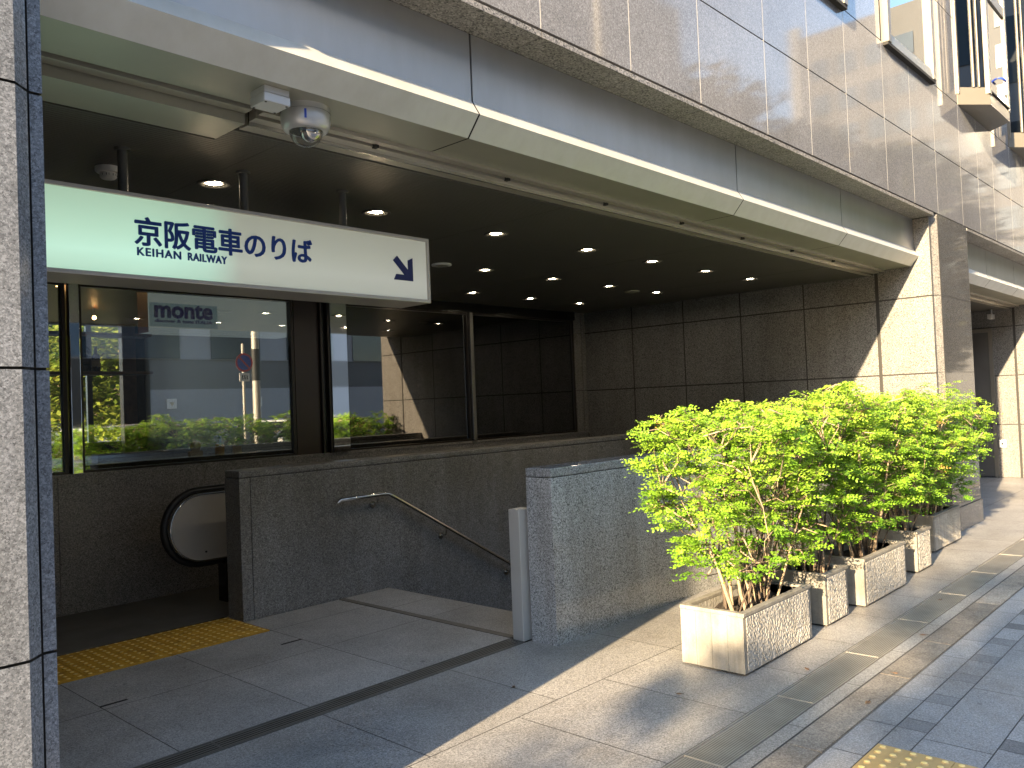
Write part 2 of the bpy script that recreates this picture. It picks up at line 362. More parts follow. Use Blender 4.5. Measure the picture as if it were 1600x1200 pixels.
# plaza in front of the building
b = MB()
b.face([(-30, 1.47, -.006), (.82, 1.47, -.006), (.82, 2.56, -.006), (-30, 2.56, -.006)], 'joint')
b.face([(.82, 1.47, -.006), (9.3, 1.47, -.006), (9.3, 3.75, -.006), (.82, 3.75, -.006)], 'joint')
b.face([(9.3, 1.47, -.006), (60, 1.47, -.006), (60, 4.5, -.006), (9.3, 4.5, -.006)], 'joint')
GX = [4.27 + .68 * i for i in range(-6, 16)]
fx = [x for x in GX if .9 < x < 9]
slabs(b, [.82] + [2.35, 3.2] + [x for x in fx if x > 4] + [9.3], [2.75, 3.555], 0, 'plaza')
slabs(b, [-30, -10, -4, -2, -.6, .2] + [x for x in GX if x > .6] + [16, 18, 24, 40, 60], [1.915, 2.75], 0, 'plaza')
slabs(b, [9.3, 10.2, 11, 11.7, 12.4, 13.1, 13.8, 14.5, 15.2, 20, 60], [2.75, 3.4, 4.5], 0, 'plaza')
slabs(b, [-30, -10, -4, -2, -.6, .2] + [x for x in GX if x > .6] + [16, 18, 24, 40, 60], [1.632, 1.712], 0, 'plaza')
struct(b.obj('plaza_paving', attr='slab'))
b = MB(); ks = [-30 + .93 * i + .1 * math.sin(i * 3.1) for i in range(98)]
b.face([(-30, 1.465, -.004), (61, 1.465, -.004), (61, 1.632, -.004), (-30, 1.632, -.004)], 'joint')
for i in range(97):
    j = jit(.3) ; b.box(ks[i] + .004, ks[i + 1] - .004, 1.472, 1.622, -.05, .003, 'kerb', j if ks[i] < 5.9 else j * 1.5)
struct(b.obj('edging_kerb', attr='slab'))
# lobby floor
b = MB()
b.face([(.82, 3.55, -.006), (4.38, 3.55, -.006), (4.38, 5.58, -.006), (.82, 5.58, -.006)], 'joint')
b.face([(.82, 5.58, -.006), (3.05, 5.58, -.006), (3.05, 7.0, -.006), (.82, 7.0, -.006)], 'joint')
lx = [.82, 1.02, 1.69, 2.37, 3.05, 3.87]
slabs(b, lx, [3.70, 4.55, 5.20], 0, 'floor')
slabs(b, [3.05, 3.87], [5.20, 5.58], 0, 'floor', j=.05)
slabs(b, [3.93, 4.38], [3.70, 4.55, 5.0, 5.58], 0, 'floor')
slabs(b, [.82, 1.69, 2.37, 3.05], [5.20, 5.58, 5.84], -.002, 'floor')
b.face([(.82, 5.845, -.001), (3.6, 5.845, -.001), (3.6, 6.99, -.001), (.82, 6.99, -.001)], 'gratelow')
b.box(.82, 3.05, 5.815, 5.835, -.004, .004, 'steel')
for x0, x1, y in ((1.69, 1.83, 4.6), (2.9, 3.05, 4.82)): b.box(x0, x1, y, y + .02, -.004, .0015, 'groove')
struct(b.obj('lobby_floor', attr='slab'))
# steps going down to the right
b = MB()
for i in range(14):
    x = 4.38 + .3 * i; b.box(x, x + .3, 3.55, 5.58, -2.6, -.16 * (i + 1) + (0 if i else 0), 'floor', skip='b')
b.box(8.58, 9.05, 3.55, 5.58, -2.7, -2.4, 'floor', skip='b')
struct(b.obj('stairs'))
# well lining below the floor
b = MB()
b.box(.7, 9.15, 3.36, 7.15, -2.85, -2.75, 'groove')
b.box(3.0, 4.375, 3.56, 5.57, -2.7, -.02, 'groove', skip='tb'); 
struct(b.obj('stairwell_base'))
# pavers of the pavement: rows with small dark inserts
b = MB(); px, py = .39, .40
b.face([(-30, -1.78, -.006), (60, -1.78, -.006), (60, 1.467, -.006), (-30, 1.467, -.006)], 'joint')
b.box(-30, 60, -1.9, -1.78, -.14, .0, 'kerb', .9)
for r in range(9):
    y1 = 1.325 - py * r
    lo, hi = (-22, 80) if r < 5 else (-10, 60)
    for i in range(-30, 100):
        x0 = 3.848 + px * i + (r % 2) * .0
        if not (-8 < x0 < 30): continue
        gp = .0025
        def q(a0, a1, c0, c1, k, jj=.09):
            if c0 < -1.77: c0 = -1.77
            b.face([(a0 + gp, c0 + gp, 0), (a1 - gp, c0 + gp, 0), (a1 - gp, c1 - gp, 0), (a0 + gp, c1 - gp, 0)], k, jit(jj))
        q(x0, x0 + .128, y1 - .13, y1, 'paverdark', .15)
        q(x0 + .128, x0 + px, y1 - .13, y1, 'paver')
        if (i + r) % 2 == 0: q(x0 - .07, x0 + 2 * px - .07, y1 - py, y1 - .13, 'paver')
        if r == 0: q(x0, x0 + px, y1, 1.464, 'paver')
b.face([(30, -1.77, 0), (60, -1.77, 0), (60, 1.46, 0), (30, 1.46, 0)], 'paver')
b.face([(-30, -1.77, 0), (-8, -1.77, 0), (-8, 1.46, 0), (-30, 1.46, 0)], 'paver')
struct(b.obj('pavement', attr='slab'))
# tactile paving
def tactile(name, x0, y0, nx, ny, label, k='tactile'):
    b = MB()
    for i in range(nx):
        for j in range(ny):
            X, Y = x0 + .3 * i, y0 + .3 * j
            b.box(X + .0015, X + .2985, Y + .0015, Y + .2985, -.004, .005, k)
            for a in range(5):
                for c in range(5):
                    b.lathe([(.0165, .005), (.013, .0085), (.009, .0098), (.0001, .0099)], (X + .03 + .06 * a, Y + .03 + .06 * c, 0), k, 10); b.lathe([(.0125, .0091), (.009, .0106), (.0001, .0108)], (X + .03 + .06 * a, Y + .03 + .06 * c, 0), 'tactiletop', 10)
    return tag(b.obj(name), label, 'tactile paving')
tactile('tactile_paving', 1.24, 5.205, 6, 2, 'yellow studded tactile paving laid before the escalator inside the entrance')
tactile('tactile_paving', 3.305, .42, 1, 3, 'yellow studded tactile strip on the grey pavers at the bottom right', 'tactileout')
# drain grates
def grate(name, x0, x1, y0, y1, ys, seg, label, k='grate', kd='gratedark'):
    b = MB(); b.face([(x0, y0, -.004), (x1, y0, -.004), (x1, y1, -.004), (x0, y1, -.004)], kd)
    b.box(x0, x1, y0, y0 + .007, -.004, .003, k); b.box(x0, x1, y1 - .007, y1, -.004, .003, k)
    x = x0
    while x < x1 - .01:
        xe = min(x + seg, x1)
        n = ys
        for i in range(n):
            a = y0 + .012 + (y1 - y0 - .024) * i / n; c = a + (y1 - y0 - .024) / n * .62
            b.face([(x + .003, a, .0022), (xe - .003, a, .0022), (xe - .003, c, .0022), (x + .003, c, .0022)], k)
        b.box(xe - .006, xe, y0 + .008, y1 - .008, -.003, .0035, k)
        x = xe
    return tag(b.obj(name), label, 'drain')
grate('drain_grate', .84, 3.86, 3.56, 3.695, 5, .995, 'narrow dark drain grate across the floor of the shaded entrance', k='gratelow', kd='gap')
grate('drain_grate', -9.3, 20.3, 1.716, 1.910, 14, .88, 'wide ribbed metal drain cover running along the planters')
b = MB(); b.box(3.875, 3.925, 3.70, 5.57, -.004, .0025, 'gratedark'); tag(b.obj('drain_slot'), 'thin dark drain slot in the floor at the head of the stairs', 'drain')

# ================================================================ STATION BUILDING
B = thing('station_building', 'granite clad station building with a wide shaded entrance and metal canopy edge', 'building', (0, 0, 0))
ZT = 13
UX = [-6.0, -5.26, -4.36, -3.62, -2.88, -1.98, -1.24, -.5, .4, 1.14, 1.88, 2.99, 3.735, 4.475, 5.37, 6.105, 6.85, 7.74, 8.48, 9.22, 10.14, 10.87, 11.59, 12.5, 13.24, 13.98, 14.88, 15.62, 16.36, 17.3, 18, 19, 20, 21, 22, 24, 26]
UZ = [3.275, 3.93, 4.64, 5.6, 6.6, 7.6, 8.6, 9.6, 10.6, 11.6, ZT]
BAYS = [(5.40, 6.84, 0), (7.80, 9.20, 0), (10.17, 11.57, 1), (12.55, 13.95, 1)]
b = MB()
def wallpanel(x0, x1, z0, z1):
    gp = .004
    b.box(x0 + gp, x1 - gp, YF, YF + .02, z0 + .005, z1 - .005, 'wallpol', jit(.06), skip='k')
for i in range(len(UX) - 1):
    for j in range(len(UZ) - 1):
        x0, x1, z0, z1 = UX[i], UX[i + 1], UZ[j], UZ[j + 1]
        cut = [q for q in BAYS if q[0] < (x0 + x1) / 2 < q[1]] if z0 > 4.6 and z0 < 7.5 else []
        if not cut: wallpanel(x0, x1, z0, z1)
    if i:
        b.box(UX[i] - .0039, UX[i] + .0039, YF + .0006, YF + .019, 3.28, 4.635, 'seal', skip='kbt')
b.face([(-6, YF + .021, 3.26), (26, YF + .021, 3.26), (26, YF + .021, 4.64), (-6, YF + .021, 4.64)], 'gap')
xx = [-6]
for q in BAYS: xx += [q[0], q[1]]
xx.append(26)
for i in range(0, len(xx), 2): b.face([(xx[i], YF + .0215, 4.64), (xx[i + 1], YF + .0215, 4.64), (xx[i + 1], YF + .0215, 7.6), (xx[i], YF + .0215, 7.6)], 'gap')
b.face([(-6, YF + .021, 7.6), (26, YF + .021, 7.6), (26, YF + .021, ZT), (-6, YF + .021, ZT)], 'gap')
b.obj('upper_wall', B, 'slab')
# hidden mass: side, roof and rear so daylight cannot leak in
b = MB()
b.box(-6, 26, YF + .35, 12.4, 7.62, ZT - .02, 'bwall2'); b.box(-6, 26, YF + .04, YF + .35, 7.62, ZT - .02, 'bwall2')
b.box(-6, 26, 2.95, 12.4, 2.98, 3.30, 'bwall2')
b.box(15.4, 26, YF + .03, 12.3, -.1, 2.97, 'bwall2'); b.box(15.4, 26, YF + .03, 12.3, 3.31, 7.6, 'bwall2')
b.box(-6, .70, YF + .12, 7.2, -.1, 2.97, 'bwall2')
b.box(-6, -.2, 7.2, 12.3, -.1, 2.97, 'bwall2')
b.box(-5.9, 15.3, 3.5, 3.6, 3.31, 7.6, 'blackpaint')
b.box(9.25, 15.3, 7.15, 7.25, -2.7, 2.97, 'bwall2')
b.obj('rear_block', B)
# soffit slab under the upper wall
b = MB()
def soffit_run(xa, xb):
    ed = [xa] + [x for x in UX if xa + .05 < x < xb - .05] + [xb]
    for i in range(len(ed) - 1):
        b.box(ed[i] + .0025, ed[i + 1] - .0025, YF - .004, 2.698, 3.236, 3.263, 'soffit')
    b.box(xa, xb, YF + .024, 2.95, 3.264, 3.285, 'gap')
soffit_run(.80, 9.045); soffit_run(10.25, 15.15)
b.obj('soffit', B)
# canopy fascia
def fascia(xa, xb, joints, first):
    f = MB(); ed = [xa] + joints + [xb]
    for i in range(len(ed) - 1):
        x0, x1 = ed[i] + (.006 if i else 0), ed[i + 1] - .006
        f.box(x0, x1, 2.699, 2.715, 2.915, 3.235, 'fascia', skip='k')
    f.box(xa, xb, 2.716, 2.76, 2.80, 3.235, 'gap')
    fo = f.obj('fascia', B)
    l = MB()
    for i in range(len(ed) - 1):
        x0, x1 = ed[i] + (.005 if i else 0), ed[i + 1] - .005
        l.face([(x0, 2.655, 2.845), (x1, 2.655, 2.845), (x1, 2.6985, 2.915), (x0, 2.6985, 2.915)], 'lip')          # sunlit sloping ledge
        l.face([(x0, 2.735, 2.752), (x1, 2.735, 2.752), (x1, 2.655, 2.8449), (x0, 2.655, 2.8449)], 'lip')   # leaning lip
        l.face([(x0, 2.735, 2.752), (x0, 3.0, 2.752), (x1, 3.0, 2.752), (x1, 2.735, 2.752)], 'panelm')
    l.prism([(2.739, 2.757), (2.662, 2.846), (2.699, 2.908), (2.74, 2.908)], xa, xb - .001, 0, 'gap')
    l.box(xa, xb, 2.735, 3.0, 2.76, 2.80, 'gap')
    l.obj('canopy_lip', fo)
    # shutter track
    s = MB()
    s.box(xa if not first else 1.80, xb, 3.001, 3.043, 2.736, 2.79, 'track'); s.box(xa if not first else 1.80, xb, 3.043, 3.060, 2.775, 2.79, 'gap')
    s.box(xa if not first else 1.80, xb, 3.060, 3.115, 2.728, 2.79, 'track'); s.box(xa if not first else 1.80, xb, 3.115, 3.125, 2.712, 2.79, 'steel'); s.box(xa if not first else 1.80, xb, 3.125, 3.20, 2.716, 2.79, 'track')
    x = xa + .7
    while first and x < xb - .4:
        if x > 2: s.box(x, x + .02, 3.036, 3.064, 2.722, 2.77, 'gap')
        x += .9
    s.obj('shutter_track', B)
fascia(.80, 9.045, [2.71, 5.275, 7.14], True)
fascia(10.25, 15.15, [11.9, 13.4], False)
# access panel left
b = MB(); b.box(.83, 1.76, 3.02, 3.075, 2.742, 2.79, 'panelm'); b.box(.83, 1.76, 3.075, 3.088, 2.77, 2.79, 'gap'); b.box(.83, 1.765, 3.088, 3.335, 2.703, 2.79, 'panelm'); b.box(.83, 1.5, 3.336, 3.346, 2.72, 2.79, 'gap')
b.obj('access_panel', B)
# ribbed ceiling
b = MB(); y = 3.205; 
while y < 6.995:
    x0 = .83 if y > 3.35 else 1.77
    b.box(x0, 9.04, y, y + .019, 2.709, 2.735, 'ceil', skip='tlr'); y += .0235
b.face([(.82, 3.2, 2.7345), (.82, 7.05, 2.7345), (9.05, 7.05, 2.7345), (9.05, 3.2, 2.7345)], 'gap')
for x in (2.02, 4.0, 5.98, 7.96): b.box(x, x + .006, 3.21, 6.99, 2.7075, 2.72, 'ceil')
b.box(10.25, 15.15, 3.2, 4.5, 2.709, 2.8, 'ceil')
b.obj('ceiling', B)
# left pillar (near camera)
def zpanels(b, zs, fn):
    for i in range(len(zs) - 1): fn(zs[i] + (.004 if i else 0), zs[i + 1] - .004 if i < len(zs) - 2 else zs[i + 1])
PZ = [-.05, .86, 1.652, 2.435, 3.236]
b = MB()
def pl(z0, z1):
    for xa, xb in ((-6, -4.4), (-4.4, -2.8), (-2.8, -1.2), (-1.2, -.0), (-.0, .74)):
        b.face([(xa + .004, YF, z0), (xb if xb == .74 else xb - .004, YF, z0), (xb if xb == .74 else xb - .004, YF, z1), (xa + .004, YF, z1)], 'pillar', jit(.06))
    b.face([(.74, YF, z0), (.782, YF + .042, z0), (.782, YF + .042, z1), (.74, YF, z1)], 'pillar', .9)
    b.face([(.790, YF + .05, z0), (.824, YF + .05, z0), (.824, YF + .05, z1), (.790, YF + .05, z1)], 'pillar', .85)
    b.face([(.824, YF + .05, z0), (.824, 3.09, z0), (.824, 3.09, z1), (.824, YF + .05, z1)], 'reveal', 1)
zpanels(b, PZ, pl)
b.face([(-6, YF + .012, -.1), (.735, YF + .012, -.1), (.735, YF + .012, 3.3), (-6, YF + .012, 3.3)], 'groove')
b.face([(.728, YF + .012, -.1), (.782, YF + .066, -.1), (.782, YF + .066, 3.3), (.728, YF + .012, 3.3)], 'groove')
b.box(.775, .82, YF + .062, 3.1, -.1, 3.3, 'groove')
b.obj('pillar', B, 'slab')
# left side wall of the lobby
b = MB()
for i in range(4):
    z0, z1 = PZ[i], PZ[i + 1]
    ys = [3.12, 3.888, 4.664, 5.442, 6.214, 7.0]
    for j in range(5): b.face([(.822, ys[j] + .005, z0 + .005), (.822, ys[j + 1] - .005, z0 + .005), (.822, ys[j + 1] - .005, z1 - .005), (.822, ys[j] + .005, z1 - .005)], 'reveal', jit())
b.box(.705, .815, 3.1, 7.0, -.1, 3.0, 'groove')
b.obj('side_wall', B, 'slab')
# right reveal wall, sunlit near the front
def reveal(XR, name, yend):
    b = MB(); zs = [-2.7, -1.5, -.0, .857, 1.645, 2.432, 3.236]
    if yend < 5: zs = zs[2:]
    ys = [3.107, 3.888, 4.664, 5.442, 6.214, 7.0]; ys = [y for y in ys if y < yend - .1] + [yend]
    for i in range(len(zs) - 1):
        z0, z1 = zs[i] + .007, zs[i + 1] - .007
        if zs[i] >= -.01: b.face([(XR, 3.072, z0), (XR, YF + .05, z0), (XR, YF + .05, z1), (XR, 3.072, z1)], 'reveal', jit(.03))
        for j in range(len(ys) - 1): b.face([(XR, ys[j + 1] - .007, z0), (XR, ys[j] + (.007 if j else 0), z0), (XR, ys[j] + (.007 if j else 0), z1), (XR, ys[j + 1] - .007, z1)], 'reveal', jit(.05))
    b.box(XR + .012, XR + .1, YF + .06, yend + .1, -2.7 if yend > 5 else -.1, 3.236, 'groove')
    b.box(XR + .002, XR + .012, 3.072, 3.106, .0, 2.74, 'groove')
    b.obj(name, B, 'slab')
reveal(9.045, 'side_wall', 7.0)
reveal(15.15, 'side_wall', 4.5)
b = MB(); b.box(10.14, 10.24, YF + .08, 4.5, -.1, 3.236, 'reveal'); b.box(10.25, 15.15, 4.5, 4.6, -.1, 3.236, 'reveal'); b.obj('recess_wall', B)
# right pillar
b = MB(); PR = [.0, .245, 1.652, 2.435, 3.274]
def pr(z0, z1):
    b.face([(9.18, YF, z0), (10.25, YF, z0), (10.25, YF, z1), (9.18, YF, z1)], 'dpillar', 1)
    b.face([(9.105, YF + .06, z0), (9.172, YF + .004, z0), (9.172, YF + .004, z1), (9.105, YF + .06, z1)], 'reveal', 1.1)
    b.face([(9.045, YF + .05, z0), (9.096, YF + .05, z0), (9.096, YF + .05, z1), (9.045, YF + .05, z1)], 'reveal', 1.1)
    b.face([(10.25, YF, z0), (10.25, 3.1, z0), (10.25, 3.1, z1), (10.25, YF, z1)], 'reveal', 1)
for i in range(len(PR) - 1): pr(PR[i] + .002, PR[i + 1] - .002)
b.box(9.06, 10.24, YF + .064, 3.2, 0, 3.236, 'joint'); b.box(9.175, 10.245, YF + .004, YF + .06, 0, 3.27, 'joint')
b.box(9.13, 10.27, YF - .012, YF + .045, 0, .245, 'dpillar')
b.obj('pillar', B, 'slab')
# rear wall dado under the glass and jamb at its right end
b = MB()
ex = [.82, 2.3, 3.8, 5.3, 6.8, 8.2, 9.045]
for i in range(6): b.box(ex[i] + .002, ex[i + 1] - .002, 7.0, 7.05, -2.7, 1.065, 'dado')
b.box(.82, 9.045, 6.985, 7.16, 1.066, 1.09, 'dado')
for z0, z1 in ((1.091, 1.645), (1.652, 2.432), (2.439, 2.735)): b.box(8.80, 8.94, 6.99, 7.1, z0, z1, 'dado'); b.box(8.965, 9.04, 6.99, 7.1, z0, z1, 'dado')
b.box(8.80, 9.04, 7.02, 7.15, 1.091, 2.735, 'groove')
b.box(.82, 9.04, 7.16, 7.2, -2.7, 1.05, 'groove')
b.obj('rear_wall', B)
b = MB(); b.box(.82, 8.80, 6.97, 7.10, 2.60, 2.735, 'black'); b.obj('window_header', B)
# windows
def window(x0, x1, pane, fw, back=False, split=()):
    f = MB(); z0, z1 = 1.091, 2.599
    f.box(x0, x0 + fw, 6.995, 7.06, z0, z1, 'frame'); f.box(x1 - fw, x1, 6.995, 7.06, z0, z1, 'frame')
    f.box(x0 + fw, x1 - fw, 6.995, 7.06, z0, z0 + .02, 'frame'); f.box(x0 + fw, x1 - fw, 6.995, 7.06, z1 - .02, z1, 'frame')
    wo = f.obj('window', B)
    p = MB(); p.box(x0 + fw, x1 - fw, 7.02, 7.028, z0 + .02, z1 - .02, pane); p.obj('pane', wo)
    if back:
        k = MB(); k.box(x0, x1, 7.065, 7.1, z0, z1, 'blackpaint'); k.obj('backing_panel', wo)
window(.84, 2.385, 'glass', .03); window(2.475, 4.44, 'glass', .03)
window(5.04, 6.80, 'dglass', .02, True); window(6.86, 8.79, 'dglass', .025, True)
def mull(x0, x1, y0=6.94):
    m = MB(); m.bbox(x0, x1, y0, 7.06, 1.091, 2.60, 'chrome', .004); m.obj('mullion', B)
mull(2.395, 2.47); mull(4.83, 5.03)
m = MB(); m.box(6.805, 6.855, 6.96, 7.06, 1.091, 2.60, 'steel'); m.obj('mullion', B)
m = MB(); m.box(4.445, 4.72, 6.99, 7.08, 1.091, 2.6, 'jamb'); m.box(4.725, 4.745, 6.96, 7.05, 1.091, 2.6, 'frame'); m.box(4.75, 4.80, 6.99, 7.08, 1.091, 2.6, 'black'); m.box(4.803, 4.826, 6.95, 7.05, 1.091, 2.6, 'frame'); m.obj('window_jamb', B)
# bay windows above
def bay(x0, x1, proj, zb=4.64, zt=7.58):
    if not proj:
        o = MB(); yf = YF - .055; fw = .075
        o.box(x0, x0 + fw, yf, YF + .05, zb, zt, 'bronze'); o.box(x1 - fw, x1, yf, YF + .05, zb, zt, 'bronze')
        o.box(x0 + fw, x1 - fw, yf + .012, YF + .05, zb, zb + .05, 'greywin'); o.box(x0 + fw, x1 - fw, yf + .03, YF + .05, zb + .05, zb + .062, 'gap'); o.box(x0 + fw, x1 - fw, yf + .022, YF + .05, zb + .062, zb + .10, 'greywin')
        w = o.obj('bay_window', B)
        p = MB(); p.box(x0 + fw, x1 - fw, yf + .04, yf + .046, zb + .1, zt - .05, 'bayglass'); p.obj('pane', w)
        k = MB(); k.box(x0 - .004, x1 + .004, yf + .008, YF + .03, zb - .03, zb - .002, 'groove'); k.obj('sill', w)
        return
    a = [(x0, YF), (x0 + .3, YF - .26), (x1 - .22, YF - .26), (x1, YF)]
    o = MB()
    o.prism(a + [(x1, YF + .06), (x0, YF + .06)], zb, zb + .12, 2, 'bronze')
    def post(p, r=.04, z0=zb + .12, z1=zt): o.box(p[0] - r, p[0] + r, p[1] - r * .6, p[1] + r * .6, z0, z1, 'bronze')
    post((x0 + .03, YF - .0), .035); post((x0 + .3, YF - .245), .04); post((x1 - .22, YF - .245), .035); post((x1 - .03, YF), .035)
    w = o.obj('bay_window', B)
    s = MB(); e = .02
    s.prism([(x0 + .02, YF - .0), (x0 + .305, YF - .245), (x1 - .225, YF - .245), (x1 - .02, YF)], zb + .12, zb + .20, 2, 'bronze')
    s.prism([(x0 + .3, YF - .268), (x0 + .3, YF - .246), (x1 - .22, YF - .246), (x1 - .22, YF - .268)], zb + .15, zb + .165, 2, 'gap'); s.obj('sill', w)
    p = MB(); zz = zb + .20
    p.face([(x0 + .04, YF - .02, zz), (x0 + .29, YF - .235, zz), (x0 + .29, YF - .235, zt), (x0 + .04, YF - .02, zt)], 'bayglass')
    p.face([(x0 + .31, YF - .245, zz), (x1 - .23, YF - .245, zz), (x1 - .23, YF - .245, zt), (x0 + .31, YF - .245, zt)], 'bayglass')
    p.face([(x1 - .2, YF - .235, zz), (x1 - .03, YF - .02, zz), (x1 - .03, YF - .02, zt), (x1 - .2, YF - .235, zt)], 'bayglass'); p.obj('pane', w)
    f = MB(); xm = x0 + .16; ym = YF - .13
    f.tube([(xm, ym, zz), (xm, ym, zt)], .014, 'bronze', 6); f.tube([(xm + .05, ym - .045, zz), (xm + .05, ym - .045, zt)], .011, 'bronze', 6)
    f.box(x0 + .3, x1 - .22, YF - .262, YF - .235, zb + 1.25, zb + 1.36, 'bronze'); f.obj('frame', w)
    h = MB(); h.tube([(x0 + .75, YF - .252, zb + .42), (x0 + .75, YF - .30, zb + .40), (x0 + .87, YF - .30, zb + .40)], .012, 'sblue', 6); h.obj('handle', w)
    k = MB(); k.box(x0 + .1, x1 - .1, YF + .35, YF + .37, zb, zt, 'white_f'); k.obj('blind', w)
for q in BAYS: bay(*q)
# service door in the second opening
d = MB(); d.box(15.118, 15.146, 3.46, 4.42, .02, 2.36, 'door'); d.box(15.105, 15.147, 3.40, 3.455, 0, 2.42, 'bronze'); d.box(15.112, 15.147, 3.456, 4.42, 2.362, 2.42, 'bronze')
do = d.obj('door', B)
h = MB(); h.tube([(15.116, 3.56, 1.0), (15.07, 3.56, 1.0), (15.07, 3.68, 1.0)], .012, 'steel', 6); h.obj('handle', do)
h = MB(); h.box(15.112, 15.118, 3.95, 4.2, 1.45, 1.82, 'red'); h.obj('notice', do)
# intercom and conduit on the sunlit reveal of the second opening
it = thing('wall_intercom', 'small white box with conduit on the sunlit wall of the far doorway', 'intercom', (15.14, 3.33, .55))
h = MB(); h.bbox(-.03, .0, -.05, .05, -.06, .06, 'white', .006); h.obj('housing', it)
h = MB(); h.tube([(-.012, 0, .06), (-.012, 0, .95)], .009, 'steel', 6); h.obj('conduit', it)
h = MB(); h.box(-.036, -.03, -.015, .015, -.02, .02, 'ink'); h.obj('button', it)
sc2 = thing('surveillance_camera', 'small dark camera under the ceiling of the far doorway', 'camera', (14.95, 3.35, 2.60))
h = MB(); h.tube([(0, 0, .11), (0, 0, .02)], .012, 'camgrey', 6); h.obj('bracket', sc2)
h = MB(); h.bbox(-.14, .04, -.035, .035, -.05, .03, 'camgrey', .01); h.obj('housing', sc2)

# ================================================================ LOW WALLS, RAILS, ESCALATOR
LW = thing('low_wall', 'grey polished granite parapet beside the stairs behind the planters', 'low wall', (0, 0, 0))
b = MB(); b.bbox(3.905, 9.04, 3.335, 3.545, -.05, 1.032, 'parapet', .004); b.box(4.0, 9.04, 3.345, 3.535, -2.7, -.04, 'parapet'); b.obj('body', LW)
b = MB(); b.bbox(3.905, 9.04, 3.335, 3.545, 1.036, 1.092, 'coping', .008); b.obj('coping', LW)
b = MB(); b.box(3.95, 9.03, 3.345, 3.535, 1.03, 1.038, 'groove'); b.obj('joint', LW)
SW = thing('stair_wall', 'dark granite wall between the stairs and the escalator with a handrail on it', 'low wall', (0, 0, 0))
b = MB(); b.bbox(3.06, 3.145, 5.60, 5.815, -2.7, 1.035, 'stairwall', .004); b.bbox(3.15, 9.04, 5.60, 5.815, -2.7, 1.035, 'stairwall', .004); b.obj('body', SW)
b = MB(); b.bbox(3.06, 9.04, 5.598, 5.817, 1.039, 1.09, 'stairwall', .012); b.obj('coping', SW)
b = MB(); b.box(3.07, 9.03, 5.605, 5.81, 1.03, 1.041, 'groove'); b.obj('joint', SW)
st = thing('steel_post', 'flat brushed steel upright against the end of the stair parapet', 'post', (3.9, 3.6, 0))
b = MB(); b.bbox(-.045, .075, -.03, .06, .0, .83, 'satin', .004); b.obj('body', st)
b = MB(); b.box(.076, .080, -.02, .05, .02, .81, 'gap'); b.obj('slot', st)
hr = thing('handrail', 'polished steel handrail bending down along the dark stair wall', 'handrail', (0, 0, 0))
pts = [(3.87, 5.535, .775), (3.88, 5.52, .795), (4.30, 5.52, .795), (4.36, 5.52, .792), (4.42, 5.52, .762), (7.9, 5.52, -1.23)]
b = MB(); b.tube(pts, .019, 'chrome', 12); b.obj('rail', hr)
for x, z in ((4.25, .795), (5.0, .43), (5.82, -.04), (6.8, -.60)):
    b = MB(); b.tube([(x, 5.52, z - .015), (x, 5.525, z - .065), (x, 5.598, z - .085)], .008, 'steel', 8); b.tube([(x, 5.588, z - .085), (x, 5.5985, z - .085)], .028, 'steel', 14); b.obj('bracket', hr)
es = thing('escalator', 'descending escalator end with black rubber handrail and steel side panel', 'escalator', (0, 0, 0))
def stadium(cx, cz, r, xe, n=20): return [(cx + r * math.cos(a), cz + r * math.sin(a)) for a in [PI / 2 + PI * i / n for i in range(n + 1)]]
b = MB(); s1 = stadium(3.12, .625, .265, 6); s1 = [(4.1, .89)] + s1 + [(4.1, .36)]
b.prism(s1, 6.30, 6.40, 1, 'satin'); b.obj('balustrade_panel', es)
b = MB(); path = [(4.1, 6.35, .915)] + [(x, 6.35, z) for x, z in stadium(3.12, .625, .29, 6)] + [(3.5, 6.35, .337)]
b.tube(path, .029, 'rubber', 10); b.obj('moving_handrail', es)
b = MB(); path = [(4.1, 6.295, .885)] + [(x, 6.295, z) for x, z in stadium(3.12, .625, .262, 6)] + [(4.1, 6.295, .362)]
b.tube(path, .008, 'chrome', 6); b.obj('trim', es)
b = MB(); b.tube([(3.14, 6.302, .43), (3.14, 6.292, .43)], .008, 'ink', 8); b.obj('bolt', es)
b = MB(); b.box(3.3, 4.2, 6.30, 6.42, .0, .34, 'black'); b.obj('skirt', es)
b = MB()
for i in range(10): b.box(3.6 + .4 * i, 4.0 + .4 * i, 5.84, 6.28, -2.7, -.01 - .2 * max(0, i - 1), 'gratedark')
b.box(3.06, 7.6, 6.42, 6.985, -2.7, -.01, 'gratedark'); b.obj('step_band', es)

# ================================================================ HANGING STATION SIGN
hs = thing('hanging_sign', 'long backlit white station sign with blue Japanese and English lettering hung from the ceiling', 'sign', (0, 0, 0))
b = MB(); fx0, fx1, fz0, fz1, fw = .92, 3.2, 2.105, 2.478, .018
b.box(fx0, fx1, 3.602, 3.86, fz0, fz0 + .006, 'signframe'); b.box(fx0, fx1, 3.602, 3.86, fz1 - .006, fz1, 'signframe'); b.box(fx1 - .006, fx1, 3.602, 3.86, fz0 + .006, fz1 - .006, 'signframe'); b.box(fx0, fx0 + .006, 3.602, 3.86, fz0 + .006, fz1 - .006, 'signframe')
b.box(fx0 + .006, fx1 - .006, 3.83, 3.855, fz0 + .006, fz1 - .006, 'signframe')
b.bbox(fx0, fx1, 3.588, 3.604, fz0 - .001, fz0 + fw, 'signframe', .003); b.bbox(fx0, fx1, 3.588, 3.604, fz1 - fw, fz1 + .001, 'signframe', .003); b.bbox(fx1 - fw, fx1 + .001, 3.5885, 3.6045, fz0 + fw, fz1 - fw, 'signframe', .003); b.bbox(fx0, fx0 + fw, 3.5885, 3.6045, fz0 + fw, fz1 - fw, 'signframe', .003)
b.obj('cabinet', hs)
